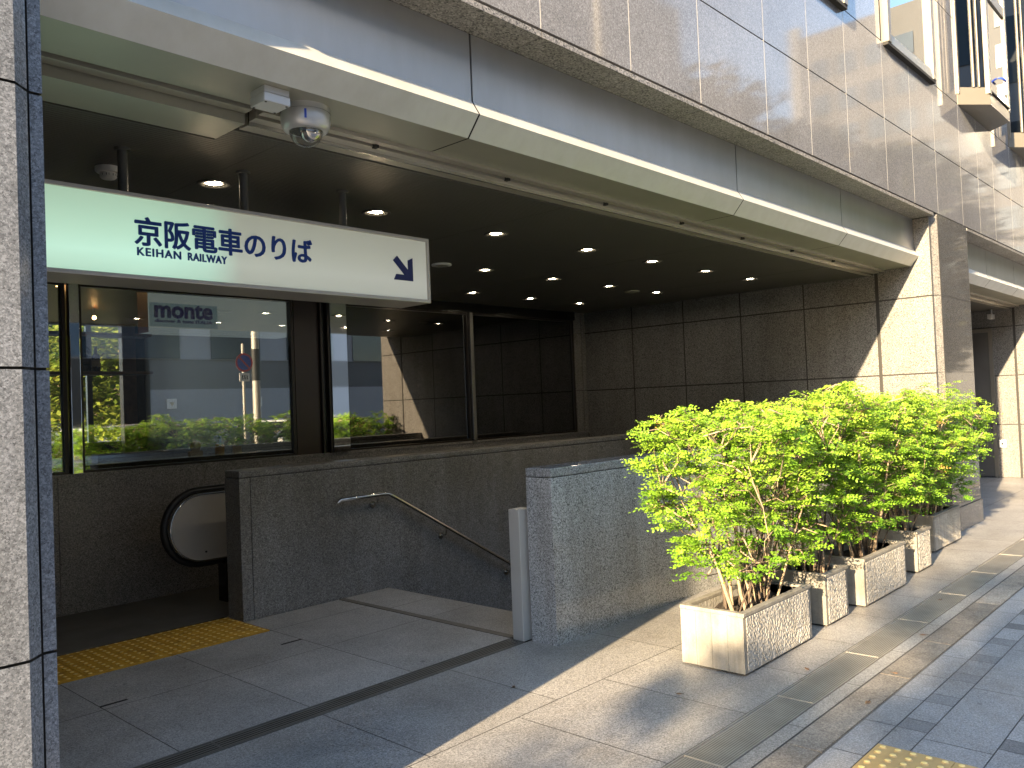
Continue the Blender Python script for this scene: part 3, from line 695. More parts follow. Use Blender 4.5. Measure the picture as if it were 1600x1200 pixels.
b = MB(); b.box(fx0 + fw * .6, fx1 - fw * .6, 3.598, 3.606, fz0 + fw * .6, fz1 - fw * .6, 'signface'); b.obj('sign_face', hs)
text_mesh('京阪電車のりば', 'lettering', (1.515, 2.405, 2.255, 2.378), 3.595, 'blue', hs, bold=.022)
text_mesh('KEIHAN', 'lettering', (1.523, 1.716, 2.210, 2.244), 3.595, 'blue', hs, bold=.03, space=1.16); text_mesh('RAILWAY', 'lettering', (1.750, 1.937, 2.210, 2.244), 3.595, 'blue', hs, bold=.03, space=1.1)
b = MB()
def az(p): return (2.935 + p[0] * .14, 2.222 + p[1] * .135)
sh = [(0, .82), (.17, .98), (.74, .41), (.74, .80), (1.0, 1.0), (1.0, 0), (.0, .0), (.2, .24), (.58, .24)]
sh = [az(p) for p in [(.0, .80), (.20, 1.0), (.76, .44), (.76, .86), (1.0, .98), (1.0, .0), (.02, .0), (.14, .24), (.56, .24)]]
b.prism(sh, 3.592, 3.597, 1, 'navy'); b.obj('arrow', hs)
for x in (1.526, 2.112, 2.704):
    b = MB(); b.tube([(x, 3.73, 2.47), (x, 3.73, 2.712)], .021, 'rod', 12); b.lathe([(.034, 0), (.034, .012)], (x, 3.73, 2.697), 'rod', 14); b.disc((x, 3.73, 2.697), .034, 'rod', 14, True); b.obj('hanger', hs)

# ================================================================ CEILING FITTINGS
def downlight(x, y, first=None, label=None):
    if first is None:
        r = thing('downlight', label, 'ceiling light', (x, y, 2.709), 'downlights in the entrance ceiling')
        b = MB(); b.lathe([(.088, .0), (.090, -.006), (.078, -.009), (.060, -.004), (.053, .006), (.052, .015)], (0, 0, 0), 'ceil', 28); b.obj('trim', r)
        b = MB(); b.lathe([(.052, .004), (.04, .001), (.02, -.001), (.0002, -.002)], (0, 0, 0), 'lamp', 28); b.obj('lens', r)
        return r
    return copy_tree(first, (x, y, 2.709), label)
LX = [2.108, 3.158, 4.22, 5.267, 6.20, 7.13, 8.04]
ordn = ['first', 'second', 'third', 'fourth', 'fifth', 'sixth', 'seventh']
dl = None
front = ['lit downlight just above the white station sign, nearest the pillar', 'lit downlight right of the sign hangers, second along the front row', 'third lit downlight of the front row, right of the sign corner', 'middle lit downlight of the seven in the front row', 'fifth lit downlight along the front row, past the row middle', 'sixth lit downlight of the front row, next to the last one', 'last lit downlight of the front row, nearest the sunlit granite wall']
for x, lb in zip(LX, front):
    o = downlight(x, 4.015, dl, lb); dl = dl or o
for x, lb in zip(LX[3:], ['leftmost lit downlight of the four in the middle row', 'second lit downlight from the left in the middle row', 'third lit downlight from the left in the middle row', 'rightmost lit downlight of the middle row by the side wall']):
    downlight(x, 5.165, dl, lb)
for x, lb in zip(LX[4:], ['left lit downlight of the rear row above the dark glass', 'middle lit downlight of the three in the rear row', 'right lit downlight of the rear row in the dark back corner']):
    downlight(x, 6.285, dl, lb)
for x, y, lb in ((4.74, 5.165, 'unlit round ceiling vent right of the sign corner'), (7.70, 5.27, 'small unlit round ceiling vent among the far downlights')):
    r = thing('ceiling_vent', lb, 'vent', (x, y, 2.709))
    b = MB(); b.lathe([(.085, .0), (.085, -.012), (.062, -.016)], (0, 0, 0), 'white' if x < 5 else 'panelm', 24); b.obj('rim', r)
    b = MB(); b.lathe([(.05, -.012), (.03, -.018), (.0002, -.019)], (0, 0, 0), 'panelm', 20); b.lathe([(.062, -.004), (.0002, -.004)], (0, 0, 0), 'gap', 20); b.obj('louvre', r)
r = thing('smoke_detector', 'round white smoke detector on the dark ceiling above the sign', 'smoke detector', (1.594, 4.063, 2.709))
b = MB(); b.lathe([(.058, .0), (.058, -.018), (.05, -.026)], (0, 0, 0), 'white', 28); b.disc((0, 0, -.0258), .051, 'white', 28, True); b.obj('base', r)
b = MB(); b.lathe([(.036, -.026), (.038, -.030), (.038, -.046), (.030, -.054), (.0002, -.056)], (0, 0, 0), 'white', 24); b.obj('sensor_head', r)
b = MB()
for a in (-2.4, -1.6, -.8): b.face([(.0385 * math.cos(a + d), .0385 * math.sin(a + d), z) for d, z in ((-.28, -.044), (.28, -.044), (.28, -.034), (-.28, -.034))], 'gap')
b.obj('intake_slot', r)
r = thing('surveillance_camera', 'silver dome surveillance camera under the canopy edge', 'camera', (1.93, 2.895, 2.752))
b = MB(); b.lathe([(.098, .0), (.098, -.022), (.1005, -.026), (.1005, -.062), (.097, -.080), (.088, -.094), (.073, -.100), (.068, -.096)], (0, 0, 0), 'camgrey', 40); b.obj('housing', r)
b = MB(); b.lathe([(.0985, -.0238), (.1012, -.0246), (.0985, -.0255)], (0, 0, 0), 'gap', 40); b.obj('seam', r)
b = MB(); a0 = math.atan2(-2.895, -1.93) ; rr = .1011
b.face([(rr * math.cos(a0 + d), rr * math.sin(a0 + d), z) for d, z in ((-.045, -.072), (.045, -.072), (.045, -.034), (-.045, -.034))], 'sblue'); b.obj('slot', r)
b = MB(); b.lathe([(.068 * math.cos(t), -.098 - .062 * math.sin(t)) for t in [PI / 2 * i / 10 for i in range(11)]], (0, 0, 0), 'clear', 32); b.obj('dome', r)
b = MB(); b.lathe([(.045 * math.cos(t), -.095 - .045 * math.sin(t)) for t in [PI / 2 * i / 8 for i in range(9)]], (.012, -.012, 0), 'chrome', 20); b.lathe([(.066, -.097), (.0002, -.097)], (0, 0, 0), 'black', 24); b.obj('lens_unit', r)
r = thing('junction_box', 'grey square junction box beside the dome camera', 'junction box', (1.725, 2.825, 2.752))
b = MB(); b.bbox(-.054, .054, -.052, .052, -.026, .0, 'camgrey', .003); b.obj('body', r)
b = MB(); b.bbox(-.056, .056, -.054, .054, -.062, -.0265, 'camgrey', .004); b.obj('cover', r)
b = MB(); b.tube([(.056, .02, -.035), (.09, .03, -.03)], .009, 'rubber', 8); b.obj('cable', r)
for sx, sy in ((-1, -1), (1, -1), (1, 1), (-1, 1)):
    b = MB(); b.lathe([(.005, -.062), (.0045, -.0640), (.0002, -.0642)], (sx * .045, sy * .043, 0), 'rubber', 8); b.obj('screw', r)

# ================================================================ SHOP BEHIND THE GLASS
sr = thing('shop_room', 'dim shop interior with a rear window seen through the left glass', 'room', (0, 0, 0))
b = MB()
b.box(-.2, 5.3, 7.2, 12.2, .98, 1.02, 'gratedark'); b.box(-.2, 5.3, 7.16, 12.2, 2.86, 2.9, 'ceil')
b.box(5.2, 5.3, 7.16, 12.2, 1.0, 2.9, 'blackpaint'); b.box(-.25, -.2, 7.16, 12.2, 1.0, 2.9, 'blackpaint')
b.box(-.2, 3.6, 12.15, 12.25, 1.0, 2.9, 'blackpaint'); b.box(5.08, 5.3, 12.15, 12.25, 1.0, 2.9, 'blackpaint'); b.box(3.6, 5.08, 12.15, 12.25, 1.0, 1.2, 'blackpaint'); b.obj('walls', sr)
f = MB(); f.box(4.40, 4.47, 12.14, 12.2, 1.2, 2.9, 'greywin'); f.box(3.6, 5.08, 12.14, 12.2, 2.83, 2.88, 'greywin'); f.obj('rear_window_frame', sr)
f = MB(); f.box(4.83, 5.02, 12.0, 12.12, 1.0, 2.86, 'wood'); f.obj('column', sr)
f = MB(); f.box(.9, 4.65, 7.12, 7.2, .95, 1.14, 'frame'); f.obj('inner_sill', sr)
ss = thing('shop_sign', 'grey metal box sign with dark blue wordmark behind the shop glass', 'sign', (0, 0, 0))
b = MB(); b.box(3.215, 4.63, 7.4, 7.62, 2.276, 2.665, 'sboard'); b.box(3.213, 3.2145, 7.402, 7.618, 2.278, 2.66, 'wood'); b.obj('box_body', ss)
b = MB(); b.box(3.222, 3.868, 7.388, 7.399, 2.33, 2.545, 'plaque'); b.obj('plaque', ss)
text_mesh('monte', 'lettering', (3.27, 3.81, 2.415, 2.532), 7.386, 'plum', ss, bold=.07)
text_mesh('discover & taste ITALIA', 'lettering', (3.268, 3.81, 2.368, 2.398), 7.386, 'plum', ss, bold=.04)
for z, lb in ((2.236, 'upper wooden shelf behind the shop glass'), (1.905, 'lower wooden shelf behind the shop glass carrying wine bottles')):
    o = MB(); o.bbox(2.2, 3.2, 7.3, 7.52, z - .012, z + .012, 'wood', .003); tag(o.obj('shelf'), lb, 'shelf', 'wooden shelves in the shop window')
def bottle(x, y, z, h, r, lab, label):
    t = thing('wine_bottle', label, 'bottle', (x, y, z), 'wine bottles on the shelf')
    b = MB(); b.lathe([(r * .9, 0), (r, .01), (r, h * .58), (r * .8, h * .66), (r * .36, h * .74), (r * .34, h * .96), (r * .4, h * .965), (r * .4, h), (.0002, h)], (0, 0, 0), 'bottle', 18); b.obj('glass_body', t)
    b = MB(); b.lathe([(r * 1.01, h * .2), (r * 1.01, h * .48)], (0, 0, 0), lab, 18); b.obj('paper_label', t)
bottle(2.665, 7.40, 1.918, .30, .048, 'ink', 'tallest dark wine bottle in the middle of the shelf')
bottle(2.585, 7.40, 1.918, .245, .036, 'ink', 'plain dark bottle at the left of the shelf by the chrome upright')
bottle(2.765, 7.42, 1.918, .22, .034, 'label', 'shorter bottle with a cream label right of the tallest one')
def ornament(name, x, label, fn):
    t = thing(name, label, 'ornament', (x, 7.16, 1.14)); fn(t)
def o1(t):
    b = MB(); b.bbox(-.06, .06, -.02, .03, 0, .055, 'label', .004); b.obj('base', t)
    b = MB(); b.lathe([(.03, .055), (.045, .08), (.045, .11), (.03, .135), (.0002, .14)], (0, 0, 0), 'label', 16); b.obj('figure', t)
def o2(t):
    b = MB(); b.lathe([(.035, 0), (.042, .01), (.042, .09), (.035, .10), (.0002, .10)], (0, 0, 0), 'tactile', 18); b.obj('jar', t)
    b = MB(); b.tube([(0, 0, .1), (.01, 0, .15), (-.01, 0, .18)], .006, 'green', 6); b.obj('sprig', t)
def o3(t):
    b = MB(); b.bbox(-.035, .035, -.02, .03, 0, .075, 'label', .006); b.obj('pot', t)
    b = MB(); b.tube([(0, 0, .07), (.0, .02, .12), (.03, .0, .14)], .008, 'green', 6); b.obj('sprig', t)
ornament('shop_ornament', 3.50, 'little round figure on a pale base on the shop sill', o1)
ornament('shop_ornament', 3.73, 'golden jar with a sprig on the shop sill', o2)
ornament('shop_ornament', 3.905, 'small pale pot on the shop sill nearest the dark jamb', o3)
for x, y, lb in ((2.67, 8.0, 'leftmost warm pendant lamp glowing behind the shop glass beside the pillar'), (2.735, 8.0, 'middle warm pendant lamp glowing behind the shop glass'), (2.845, 8.0, 'rightmost warm pendant lamp glowing behind the shop glass'), (3.87, 10.4, 'far warm pendant lamp glowing by the rear shop window')):
    t = thing('pendant_lamp', lb, 'lamp', (x, y, 2.74), 'warm pendant lamps in the shop')
    b = MB(); b.lathe([(.0002, -.025), (.018, -.016), (.022, 0), (.016, .02)], (0, 0, 0), 'warm', 14); b.obj('bulb', t)
    b = MB(); b.tube([(0, 0, .02), (0, 0, .125)], .005, 'ink', 6); b.obj('cord', t)

# ================================================================ PLANTERS
def planter(x0, x1, y0, y1, label, h=.335):
    p = thing('planter', label, 'planter', ((x0 + x1) / 2, (y0 + y1) / 2, 0), 'concrete planters along the parapet')
    X, Y, w = (x1 - x0) / 2, (y1 - y0) / 2, .035
    zb = .014
    # end panels: four boards with fine grooves
    for sx in (-1, 1):
        b = MB()
        for i in range(4):
            a = -Y + 2 * Y * i / 4 + .0012; c = -Y + 2 * Y * (i + 1) / 4 - .0012
            b.box(min(sx * X, sx * (X - w)), max(sx * X, sx * (X - w)), a, c, zb, h - .022, 'pot')
        b.box(min(sx * (X - .003), sx * (X - w)), max(sx * (X - .003), sx * (X - w)), -Y + .003, Y - .003, zb, h - .022, 'pot')
        b.obj('end_panel', p)
    for sy in (-1, 1):
        b = MB(); b.box(-X + w, X - w, min(sy * Y, sy * (Y - w)), max(sy * Y, sy * (Y - w)), zb, h - .022, 'stucco'); b.obj('side_panel', p)
    b = MB(); nx, nz = int((2 * X - .06) / .004), int((h - .042) / .004); base = []
    for i in range(nx + 1):
        for j in range(nz + 1):
            px_, pz_ = -X + .03 + (2 * X - .06) * i / nx, zb + .002 + (h - .022 - zb - .004) * j / nz
            nv = noise.noise((px_ * 95 + x0 * 9, pz_ * 62, 3.1)) + .45 * noise.noise((px_ * 180, pz_ * 140 + x0, 7.7))
            dpt = .0048 * max(0, min(1, (nv + .42) * 1.5)) if 0 < i < nx and 0 < j < nz else 0
            b.v.append((px_, -Y - .0005 - dpt, pz_))
    kk_ = b.m('stucco')
    for i in range(nx):
        for j in range(nz):
            q_ = i * (nz + 1) + j; b.f.append((q_, q_ + nz + 1, q_ + nz + 2, q_ + 1)); b.mi.append(kk_); b.col.append(None); b.sm.append(True)
    b.obj('stucco_facing', p)
    b = MB()
    b.bbox(-X - .002, X + .002, -Y - .006, -Y + w, h - .0215, h, 'pot', .004); b.bbox(-X - .002, X + .002, Y - w, Y + .002, h - .0215, h, 'pot', .004)
    b.bbox(-X - .002, -X + w, -Y + w, Y - w, h - .0215, h, 'pot', .004); b.bbox(X - w, X + .002, -Y + w, Y - w, h - .0215, h, 'pot', .004); b.obj('rim', p)
    b = MB(); b.box(-X + .03, X - .03, -Y + .03, Y - .03, .0, zb, 'gap'); b.obj('foot', p)
    b = MB(); n = 14; hh = {}
    rr = random.Random(int(x0 * 100))
    for i in range(n + 1):
        for j in range(n + 1): hh[i, j] = (-X + w + (2 * X - 2 * w) * i / n, -Y + w + (2 * Y - 2 * w) * j / n, h - .07 + rr.uniform(-.01, .012))
    for i in range(n):
        for j in range(n): b.face([hh[i, j], hh[i + 1, j], hh[i + 1, j + 1], hh[i, j + 1]], 'soil')
    b.obj('soil', p)
    return p
PLS = [(4.05, 4.905, 2.155, 2.54, 'long pale concrete planter nearest the camera with a sunlit end'),
       (5.205, 5.565, 2.185, 2.56, 'short square planter just behind the front planter'),
       (5.815, 6.67, 2.165, 2.55, 'long textured planter in the middle of the row'),
       (7.125, 7.485, 2.22, 2.60, 'short planter second from the far end of the row'),
       (8.08, 8.94, 2.37, 2.75, 'farthest long planter beside the dark granite pillar')]
for q in PLS: planter(*q)

# ---------------------------------------------------------------- shrubs
def shrub(cx, cy, hx, hy, seed, label, W, D, tips, ztop=1.45):
    R = random.Random(seed)
    root = thing('shrub', label, 'shrub', (cx, cy, .27), 'feathery green shrubs in the planters')
    st = MB(); lf = MB(); nodes = []
    hue = R.uniform(-.02, .16)
    nst = 40 if hx > .3 else 20
    H = ztop - .27
    for i in range(nst):
        x = R.uniform(-hx, hx) * .85; y = R.uniform(-hy, hy) * .6
        p = Vector((x, y, 0)); lean = Vector((x * .7 + R.uniform(-.22, .22), y * 1.0 + R.uniform(-.2, .2), 1)).normalized()
        L = R.uniform(.45, .95) * H; n = 7; pts = [p.copy()]; big = R.random() < .18
        r0 = R.uniform(.010, .014) if big else R.uniform(.004, .008)
        d = lean
        for k in range(n):
            d = (d + Vector((R.uniform(-.2, .2), R.uniform(-.2, .2), R.uniform(-.02, .12)))).normalized()
            p = p + d * (L / n); pts.append(p.copy()); 
            if p.z > .22: nodes.append((p.copy(), r0 * (1 - .75 * k / n)))
        st.tube(pts, [r0 * (1 - .75 * k / n) for k in range(n + 1)], 'darkstem' if (not big and R.random() < .9) else 'twig', 6)
    def compound(p, d, up, L, tint):
        # one pinnate leaf: leaflets in pairs along a drooping rachis
        side = d.cross(up).normalized(); n = R.randint(4, 6)
        q0 = p
        for k in range(1, n + 1):
            tt = k / n; q = p + d * (L * tt) - up * (L * .22 * tt * tt)
            ll = R.uniform(.016, .031) * (1 - .25 * tt); ww = ll * .62
            for sg in ((-1, 1) if k < n else (0,)):
                dirn = (side * sg * .85 + d * .6).normalized() if sg else d
                dirn = (dirn + up * R.uniform(-.5, .4)).normalized()
                wv = dirn.cross(up).normalized() * ww * .5; 
                nrm = up * (.002)
                tn = min(.92 if tint < 1 else 1, max(0, tint + R.uniform(-.13, .13)))
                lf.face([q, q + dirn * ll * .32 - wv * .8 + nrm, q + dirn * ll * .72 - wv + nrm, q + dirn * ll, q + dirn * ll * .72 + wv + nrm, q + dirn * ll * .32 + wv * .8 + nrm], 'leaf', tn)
    made = 0
    while made < tips:
        # crown: flat dense top, looser below, ragged sides
        u = R.random()
        z = H * (1 - .6 * u ** 1.1 * R.random() ** .3) if R.random() < .64 else H * R.uniform(.16, .66)
        taper = .55 + .45 * min(1, (z / H) * 1.5)
        a = R.uniform(0, 2 * PI); rr = R.random() ** .42
        ex = .62
        x = W * rr * math.copysign(abs(math.cos(a)) ** ex, math.cos(a)) * taper; y = D * rr * math.copysign(abs(math.sin(a)) ** ex, math.sin(a)) * taper
        z *= 1 - .10 * (.5 + .5 * math.sin(x * 6.5 + seed * 1.7) * math.cos(y * 5 + seed)); z -= .16 * H * (abs(x) / W) ** 3 + R.uniform(-.05, .02)
        t = Vector((x, y, z))
        hole = math.sin(x * 11 + seed) * math.sin(z * 12 + seed * 2) * math.cos(y * 8 + seed)
        if z < H * .75 and hole > .15: continue
        if z < H * .30 and abs(x) < W * .5 and R.random() < .45: continue
        made += 1
        bn = sorted(nodes, key=lambda q: (q[0] - t).length + (0.5 if q[0].z > t.z else 0))[:3]
        q, rq = bn[R.randint(0, 2)]
        mid = (q + t) / 2 + Vector((R.uniform(-.03, .03), R.uniform(-.03, .03), R.uniform(-.01, .05)))
        fat = R.random() < .16; st.tube([q, mid, t], [min(rq, .009), .006, .002] if fat else [min(rq, .004), .0023, .001], 'twig' if fat or R.random() < .4 else 'darkstem', 5 if fat else 4, cap=False)
        if R.random() < .6: nodes.append((mid, .004))
        out = (t - q); out.z *= .3
        if out.length < .01: out = Vector((1, 0, 0))
        out.normalize()
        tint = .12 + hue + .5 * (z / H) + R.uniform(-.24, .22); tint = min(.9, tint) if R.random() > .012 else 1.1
        for k in range(R.randint(6, 9)):
            an = R.uniform(-2.2, 2.2); d = Matrix.Rotation(an, 3, 'Z') @ out; d.z = R.uniform(-.25, .35); d.normalize()
            up = Vector((R.uniform(-1.0, .5), R.uniform(-.8, .5), 1)); up = (up - d * up.dot(d)).normalized()
            compound(t - out * R.uniform(0, .06) + Vector((0, 0, R.uniform(-.015, .02))), d, up, R.uniform(.06, .105), tint)
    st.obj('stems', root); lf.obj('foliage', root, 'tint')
    return root
SH = ['bright green feathery shrub in the front planter with bare stems showing', 'green shrub rising from the short square planter behind the front one', 'dense green shrub in the middle long planter', 'yellowish green shrub in the short planter near the far end', 'farthest green shrub spreading against the dark pillar']
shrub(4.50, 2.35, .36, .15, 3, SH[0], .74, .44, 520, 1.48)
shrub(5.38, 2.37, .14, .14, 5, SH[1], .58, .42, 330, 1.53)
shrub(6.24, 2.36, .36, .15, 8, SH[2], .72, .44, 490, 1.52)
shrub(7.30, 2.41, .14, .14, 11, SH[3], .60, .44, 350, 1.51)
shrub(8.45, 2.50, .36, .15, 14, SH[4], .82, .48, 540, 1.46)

# ================================================================ STREET SIDE (seen in reflections, casts the dappled shade)
def tree(name, seed, label, group, loc, H, crown, rad, clumps, per, leafk, lsize, base=.35, trunk_r=.13):
    R = random.Random(seed); root = thing(name, label, 'tree', loc, group)
    tr = MB(); lf = MB(); top = Vector((R.uniform(-.3, .3), R.uniform(-.3, .3), crown))
    tr.tube([(0, 0, -.1), (top.x * .2, top.y * .2, crown * .35), (top.x * .6, top.y * .6, crown * .7), tuple(top)], [trunk_r, trunk_r * .8, trunk_r * .6, trunk_r * .35], 'bark', 10)
    for i in range(clumps):
        while True:
            p = Vector((R.uniform(-1, 1), R.uniform(-1, 1), R.uniform(-1, 1)))
            if .25 < p.length < 1: break
        c = Vector((p.x * rad[0], p.y * rad[1], crown + p.z * rad[2]))
        s = Vector((top.x * .5, top.y * .5, max(H * .28, min(crown * .95, c.z - .5 * rad[2]))))
        tr.tube([s, (s + c) / 2 + Vector((0, 0, .15)), c], [trunk_r * .28, trunk_r * .16, .012], 'bark', 5, cap=False)
        cr = R.uniform(.45, .9) * base * 2
        for k in range(per):
            q = Vector((R.gauss(0, .5), R.gauss(0, .5), R.gauss(0, .36))) * cr + c
            n = Vector((R.gauss(0, .6), R.gauss(0, .6), 1)).normalized(); a = n.orthogonal().normalized(); a = Matrix.Rotation(R.uniform(0, 6.28), 3, n) @ a; bb = n.cross(a)
            l = lsize * R.uniform(.7, 1.3)
            lf.face([q - a * l, q - bb * l * .5, q + a * l, q + bb * l * .5], leafk, min(1, max(0, R.gauss(.5, .22))))
    tr.obj('trunk', root); lf.obj('crown', root, 'tint')
    return root
g1 = 'street trees shading the pavement'
tree('street_tree', 21, 'street tree by the kerb casting dappled shade, nearest the entrance', g1, (-11.5, -2.9, 0), 6.2, 4.75, (2.3, 1.3, 1.2), 28, 150, 'tleaf', .085, .28)
tree('street_tree', 22, 'taller street tree farthest up the kerb behind the camera', g1, (-18.5, -3.9, 0), 8.4, 7.3, (2.2, 1.8, 1.2), 30, 150, 'tleaf', .085, .28)
tree('street_tree', 23, 'small street tree beside the tall one up the kerb behind the camera', g1, (-15.0, -2.9, 0), 6.6, 5.7, (2.0, .9, .8), 9, 130, 'tleaf', .085, .24)
tree('street_tree', 24, 'sparse young tree close to the building behind the camera', g1, (-13.0, -.75, 0), 5.8, 4.75, (1.5, .55, .45), 7, 110, 'tleaf', .075, .2, .07)
g2 = 'trees behind the shop'
tree('garden_tree', 31, 'sunlit yellow green tree seen through the rear shop window at left', g2, (6.4, 18.6, 0), 6, 2.3, (1.6, 1.2, 1.5), 60, 150, 'yleaf', .08, .35)
tree('garden_tree', 32, 'sunlit green tree seen through the rear shop window at right', g2, (8.6, 21.0, 0), 6, 2.9, (1.5, 1.4, 1.9), 60, 150, 'yleaf', .09, .4)
tree('garden_tree', 33, 'taller green tree behind the yellow green one at the back of the shop', g2, (8.8, 26, 0), 7, 3.4, (3.5, 2.0, 2.0), 80, 130, 'tleaf', .12, .5)
bb_ = thing('far_building', 'pale office block with rows of windows beyond the garden trees', 'building', (0, 0, 0))
b = MB(); b.box(8, 40, 60, 75, -.2, 18, 'white_f'); b.obj('wall', bb_)
for i in range(16):
    b = MB(); b.box(9 + 1.5 * i, 10 + 1.5 * i, 59.93, 59.98, 5.6, 7.2, 'wing'); b.box(9 + 1.5 * i, 10 + 1.5 * i, 59.93, 59.98, 9, 10.6, 'wing'); b.obj('window', bb_)
# building across the road
ob = thing('opposite_building', 'pale grey building with a dark band and square windows across the road', 'building', (0, 0, 0))
b = MB(); b.box(-60, 29, -24, -12.0, -.2, 2.407, 'bwall'); b.box(-60, 29, -24, -12.02, 2.407, 3.38, 'bwall2'); b.box(-60, 14, -24, -12.0, 3.38, 12.5, 'bwall'); b.box(14, 29, -24, -12.0, 3.38, 17, 'bwall'); b.box(4, 11.3, -12.02, -11.985, -.1, 3.36, 'blackpaint'); b.obj('wall', ob)
for z in (3.40, 7.0, 10.0):
    x = -9.6
    while x < 26:
        b = MB(); b.box(x, x + 1.8, -12.0, -11.97, z, z + 1.9, 'wing'); b.obj('window', ob); x += 2.87
    b = MB()
for x, k in ((11.98, 'label'), (15.02, 'green'), (17.55, 'sblue')):
    t = thing('wall_sign', {'label': 'pale blank plate on the wall across the road', 'green': 'white plate with a green triangle across the road', 'sblue': 'white plate with a blue mark across the road'}[k], 'sign', (x, -11.99, 1.95))
    b = MB(); b.bbox(-.16, .16, .0, .02, -.16, .16, 'white', .004); b.obj('plate', t)
    b = MB(); b.prism([(-.09, .05), (.09, .05), (0, -.09)], .021, .024, 1, k); b.obj('mark', t)
ps = thing('no_parking_sign', 'round blue no parking sign with red ring on a pole at the kerb', 'sign', (8.50, -1.2, 0))
b = MB(); b.tube([(0, 0, 0), (0, 0, 2.93)], .03, 'pole', 10); b.obj('pole', ps)
def ydisc(b, r0, r1, y, z, k, n=36):
    for i in range(n):
        a, c = 2 * PI * i / n, 2 * PI * (i + 1) / n
        b.face([(r1 * math.cos(a), y, z + r1 * math.sin(a)), (r0 * math.cos(a), y, z + r0 * math.sin(a)), (r0 * math.cos(c), y, z + r0 * math.sin(c)), (r1 * math.cos(c), y, z + r1 * math.sin(c))][::-1 if y < 0 else 1], k)
b = MB(); ydisc(b, 0.0001, .15, .040, 2.55, 'sblue'); ydisc(b, .15, .19, .041, 2.55, 'red'); b.prism([(-.115, 2.64), (-.09, 2.665), (.115, 2.46), (.09, 2.435)], .0405, .043, 1, 'red'); ydisc(b, .0001, .19, .034, 2.55, 'white'); b.obj('disc', ps)
b = MB(); b.bbox(-.11, .11, .03, .045, 2.17, 2.34, 'white', .005); b.obj('plate', ps)
b = MB()
for i in range(3): b.box(-.06 + .05 * i, -.035 + .05 * i, .045, .047, 2.21, 2.30, 'ink')
b.obj('plate_marks', ps)
up = thing('utility_pole', 'pale concrete utility pole at the kerb across from the stairs', 'pole', (8.92, -1.45, 0))
b = MB(); b.tube([(0, 0, -.1), (0, 0, 8.5)], [.085, .065], 'pole', 14); b.obj('shaft', up)
b = MB(); b.lathe([(.088, 2.2), (.088, 2.85)], (0, 0, 0), 'ink', 14); b.obj('band', up)  # black ring painted for the shadow band across the pole
def car(label, x, y, rz):
    c = thing('parked_car', label, 'car', (x, y, -.12), 'white cars at the kerb', rz)
    b = MB(); W = .82
    low = [(-1.95, .35), (-2.0, .62), (-1.93, .88), (-1.15, .98), (1.75, 1.02), (1.98, .85), (1.98, .35), (1.6, .22), (-1.7, .22)]
    cab = [(-1.15, .98), (-.55, 1.44), (.9, 1.50), (1.55, 1.42), (1.80, 1.02)]
    b.prism(low, -W, W, 1, 'carpaint'); co = [(-.5, 1.44), (-.45, 1.475), (.9, 1.525), (1.55, 1.45), (1.56, 1.42), (.9, 1.495)]; b.prism(co, -W * .86, W * .86, 1, 'carpaint')
    for x0, x1, x2, x3 in ((-1.2, -1.12, -.5, -.58), (.35, .42, .42, .35), (1.5, 1.78, 1.58, 1.45)):
        for s in (-1, 1): b.face([(x0, s * W * .97, .98), (x1, s * W * .97, .98), (x2, s * W * .87, 1.45), (x3, s * W * .87, 1.45)][::s], 'carpaint')
    b.obj('body', c)
    b = MB(); pts = []
    n = len(cab)
    for s in (-1, 1):
        b.face([(x, s * (W * .96 - (z - .98) * .2), z) for x, z in cab][::-s], 'carglass')
    for i in range(n - 1):
        (xa, za), (xb, zb) = cab[i], cab[i + 1]; ya, yb = W * .96 - (za - .98) * .2, W * .96 - (zb - .98) * .2
        b.face([(xa, -ya, za), (xa, ya, za), (xb, yb, zb), (xb, -yb, zb)], 'carglass')
    b.obj('windows', c)
    for sx in (-1.25, 1.25):
        for s in (-1, 1):
            b = MB(); b.tube([(sx, s * (W - .19), .3), (sx, s * (W + .01), .3)], .30, 'tyre', 20); w_ = b.obj('wheel', c)
            b = MB(); b.tube([(sx, s * (W - .02), .3), (sx, s * (W + .018), .3)], .19, 'steel', 16); b.obj('rim', w_)
    for s in (-1, 1):
        b = MB(); b.bbox(-2.01, -1.9, s * .6 - .14, s * .6 + .14, .66, .8, 'white', .02); b.obj('headlight', c)
        b = MB(); b.bbox(1.93, 2.0, s * .66 - .1, s * .66 + .1, .7, .95, 'red', .02); b.obj('tail_light', c)
        b = MB(); b.bbox(-.95, -.8, s * .93 - .09, s * .93 + .09, .98, 1.1, 'carpaint', .02); b.obj('mirror', c)
car('white hatchback parked across from the shop glass', 6.3, -2.75, 0)
car('white hatchback parked nearer the utility pole', 10.6, -2.75, 0)
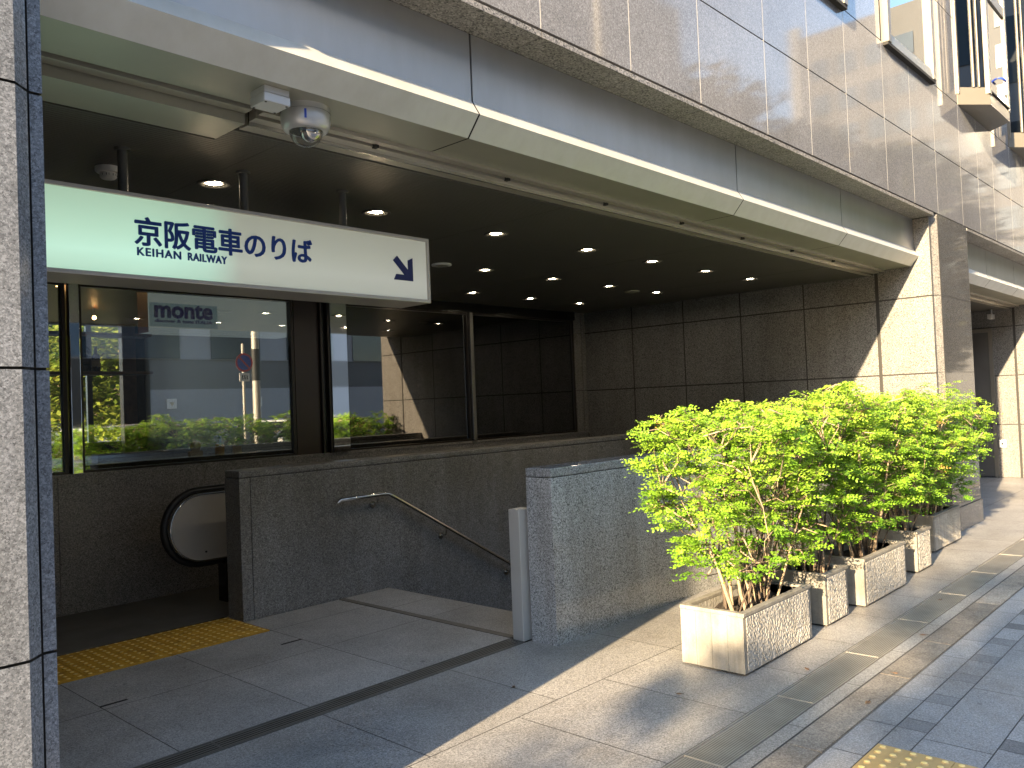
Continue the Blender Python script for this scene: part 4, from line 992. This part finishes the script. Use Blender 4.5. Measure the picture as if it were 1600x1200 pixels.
# tall buildings and trees up the street
tb = thing('tower_block', 'tall beige tower block with window rows up the street', 'building', (0, 0, 0))
b = MB(); b.box(90, 120, -33.6, -8, -.2, 41, 'beige'); b.box(89.2, 90, -33.6, -32.4, -.2, 42, 'white_f'); b.obj('wall', tb)
for r in range(9):
    b = MB()
    for i in range(8): b.box(89.9, 89.97, -31.5 + 2.9 * i, -29.6 + 2.9 * i, 4.5 + 3.9 * r, 6.7 + 3.9 * r, 'wing')
    b.obj('window_row', tb)
wb = thing('white_tower', 'white office tower with square windows up the street', 'building', (0, 0, 0))
b = MB(); b.box(60, 80, -7.9, -1.6 - .6, -.2, 30, 'white_f'); 
wb2 = b; b.v = [(x + 40, y - .0, z * 2) for x, y, z in b.v]; b.obj('wall', wb)
for r in range(13):
    b = MB()
    for i in range(2): b.box(99.9, 99.97, -7.2 + 2.4 * i, -5.6 + 2.4 * i, 4 + 4.2 * r, 6.4 + 4.2 * r, 'wing')
    b.obj('window_row', wb)
g3 = 'trees across the road up the street'
for i_, (x_, y_, h_, lb_) in enumerate(((33, -16, 18, 'first'), (41, -15.5, 19, 'second'), (49, -15, 18.5, 'third'), (57, -14, 19, 'fourth'), (65, -13, 19.5, 'fifth'))):
    tree('roadside_tree', 41 + i_, lb_ + ' large tree across the road, counting toward the tower block', g3, (x_, y_, 0), h_, h_ * .56, (5.2, 3.6, h_ * .40), 90, 90, 'dullleaf', .34, 1.1, .3)
tree('roadside_tree', 44, 'leafy roadside tree at the kerb beyond the far doorway', g3, (17.5, -3.2, 0), 6, 4.3, (1.6, 1.4, 1.5), 40, 100, 'yleaf', .12, .45)

# a few fallen leaves and specks on the paving
lr = random.Random(99)
for i_, (x_, y_, lb_) in enumerate(((3.62, 2.30, 'small dry leaf on the plaza left of the front planter'), (4.35, 1.95, 'small dry leaf at the edge of the drain cover beside the front planter'), (4.55, 1.56, 'small dry leaf on the kerb edge opposite the front planter'), (5.35, 1.66, 'small dry leaf by the kerb beyond the short planter'), (4.05, 1.52, 'small dry leaf on the kerb stones nearest the camera'), (6.3, 1.83, 'curled twig like leaf on the drain cover opposite the middle planter'), (3.2, 3.05, 'small dry leaf in front of the parapet'))):
    t = thing('fallen_leaf', lb_, 'leaf', (x_, y_, .004), 'fallen leaves on the paving', lr.uniform(0, 6))
    b = MB(); l_ = lr.uniform(.016, .028); pts = [(-l_, 0, .001), (-l_ * .3, -l_ * .45, .004), (l_ * .5, -l_ * .35, .002), (l_, 0, .006), (l_ * .5, l_ * .35, .003), (-l_ * .3, l_ * .45, .002)]
    b.face(pts, 'wood'); b.tube([(-l_ * 1.5, 0, .002), (-l_, 0, .002), (l_ * .9, 0, .006)], .0011, 'darkstem', 4); b.obj('blade', t)
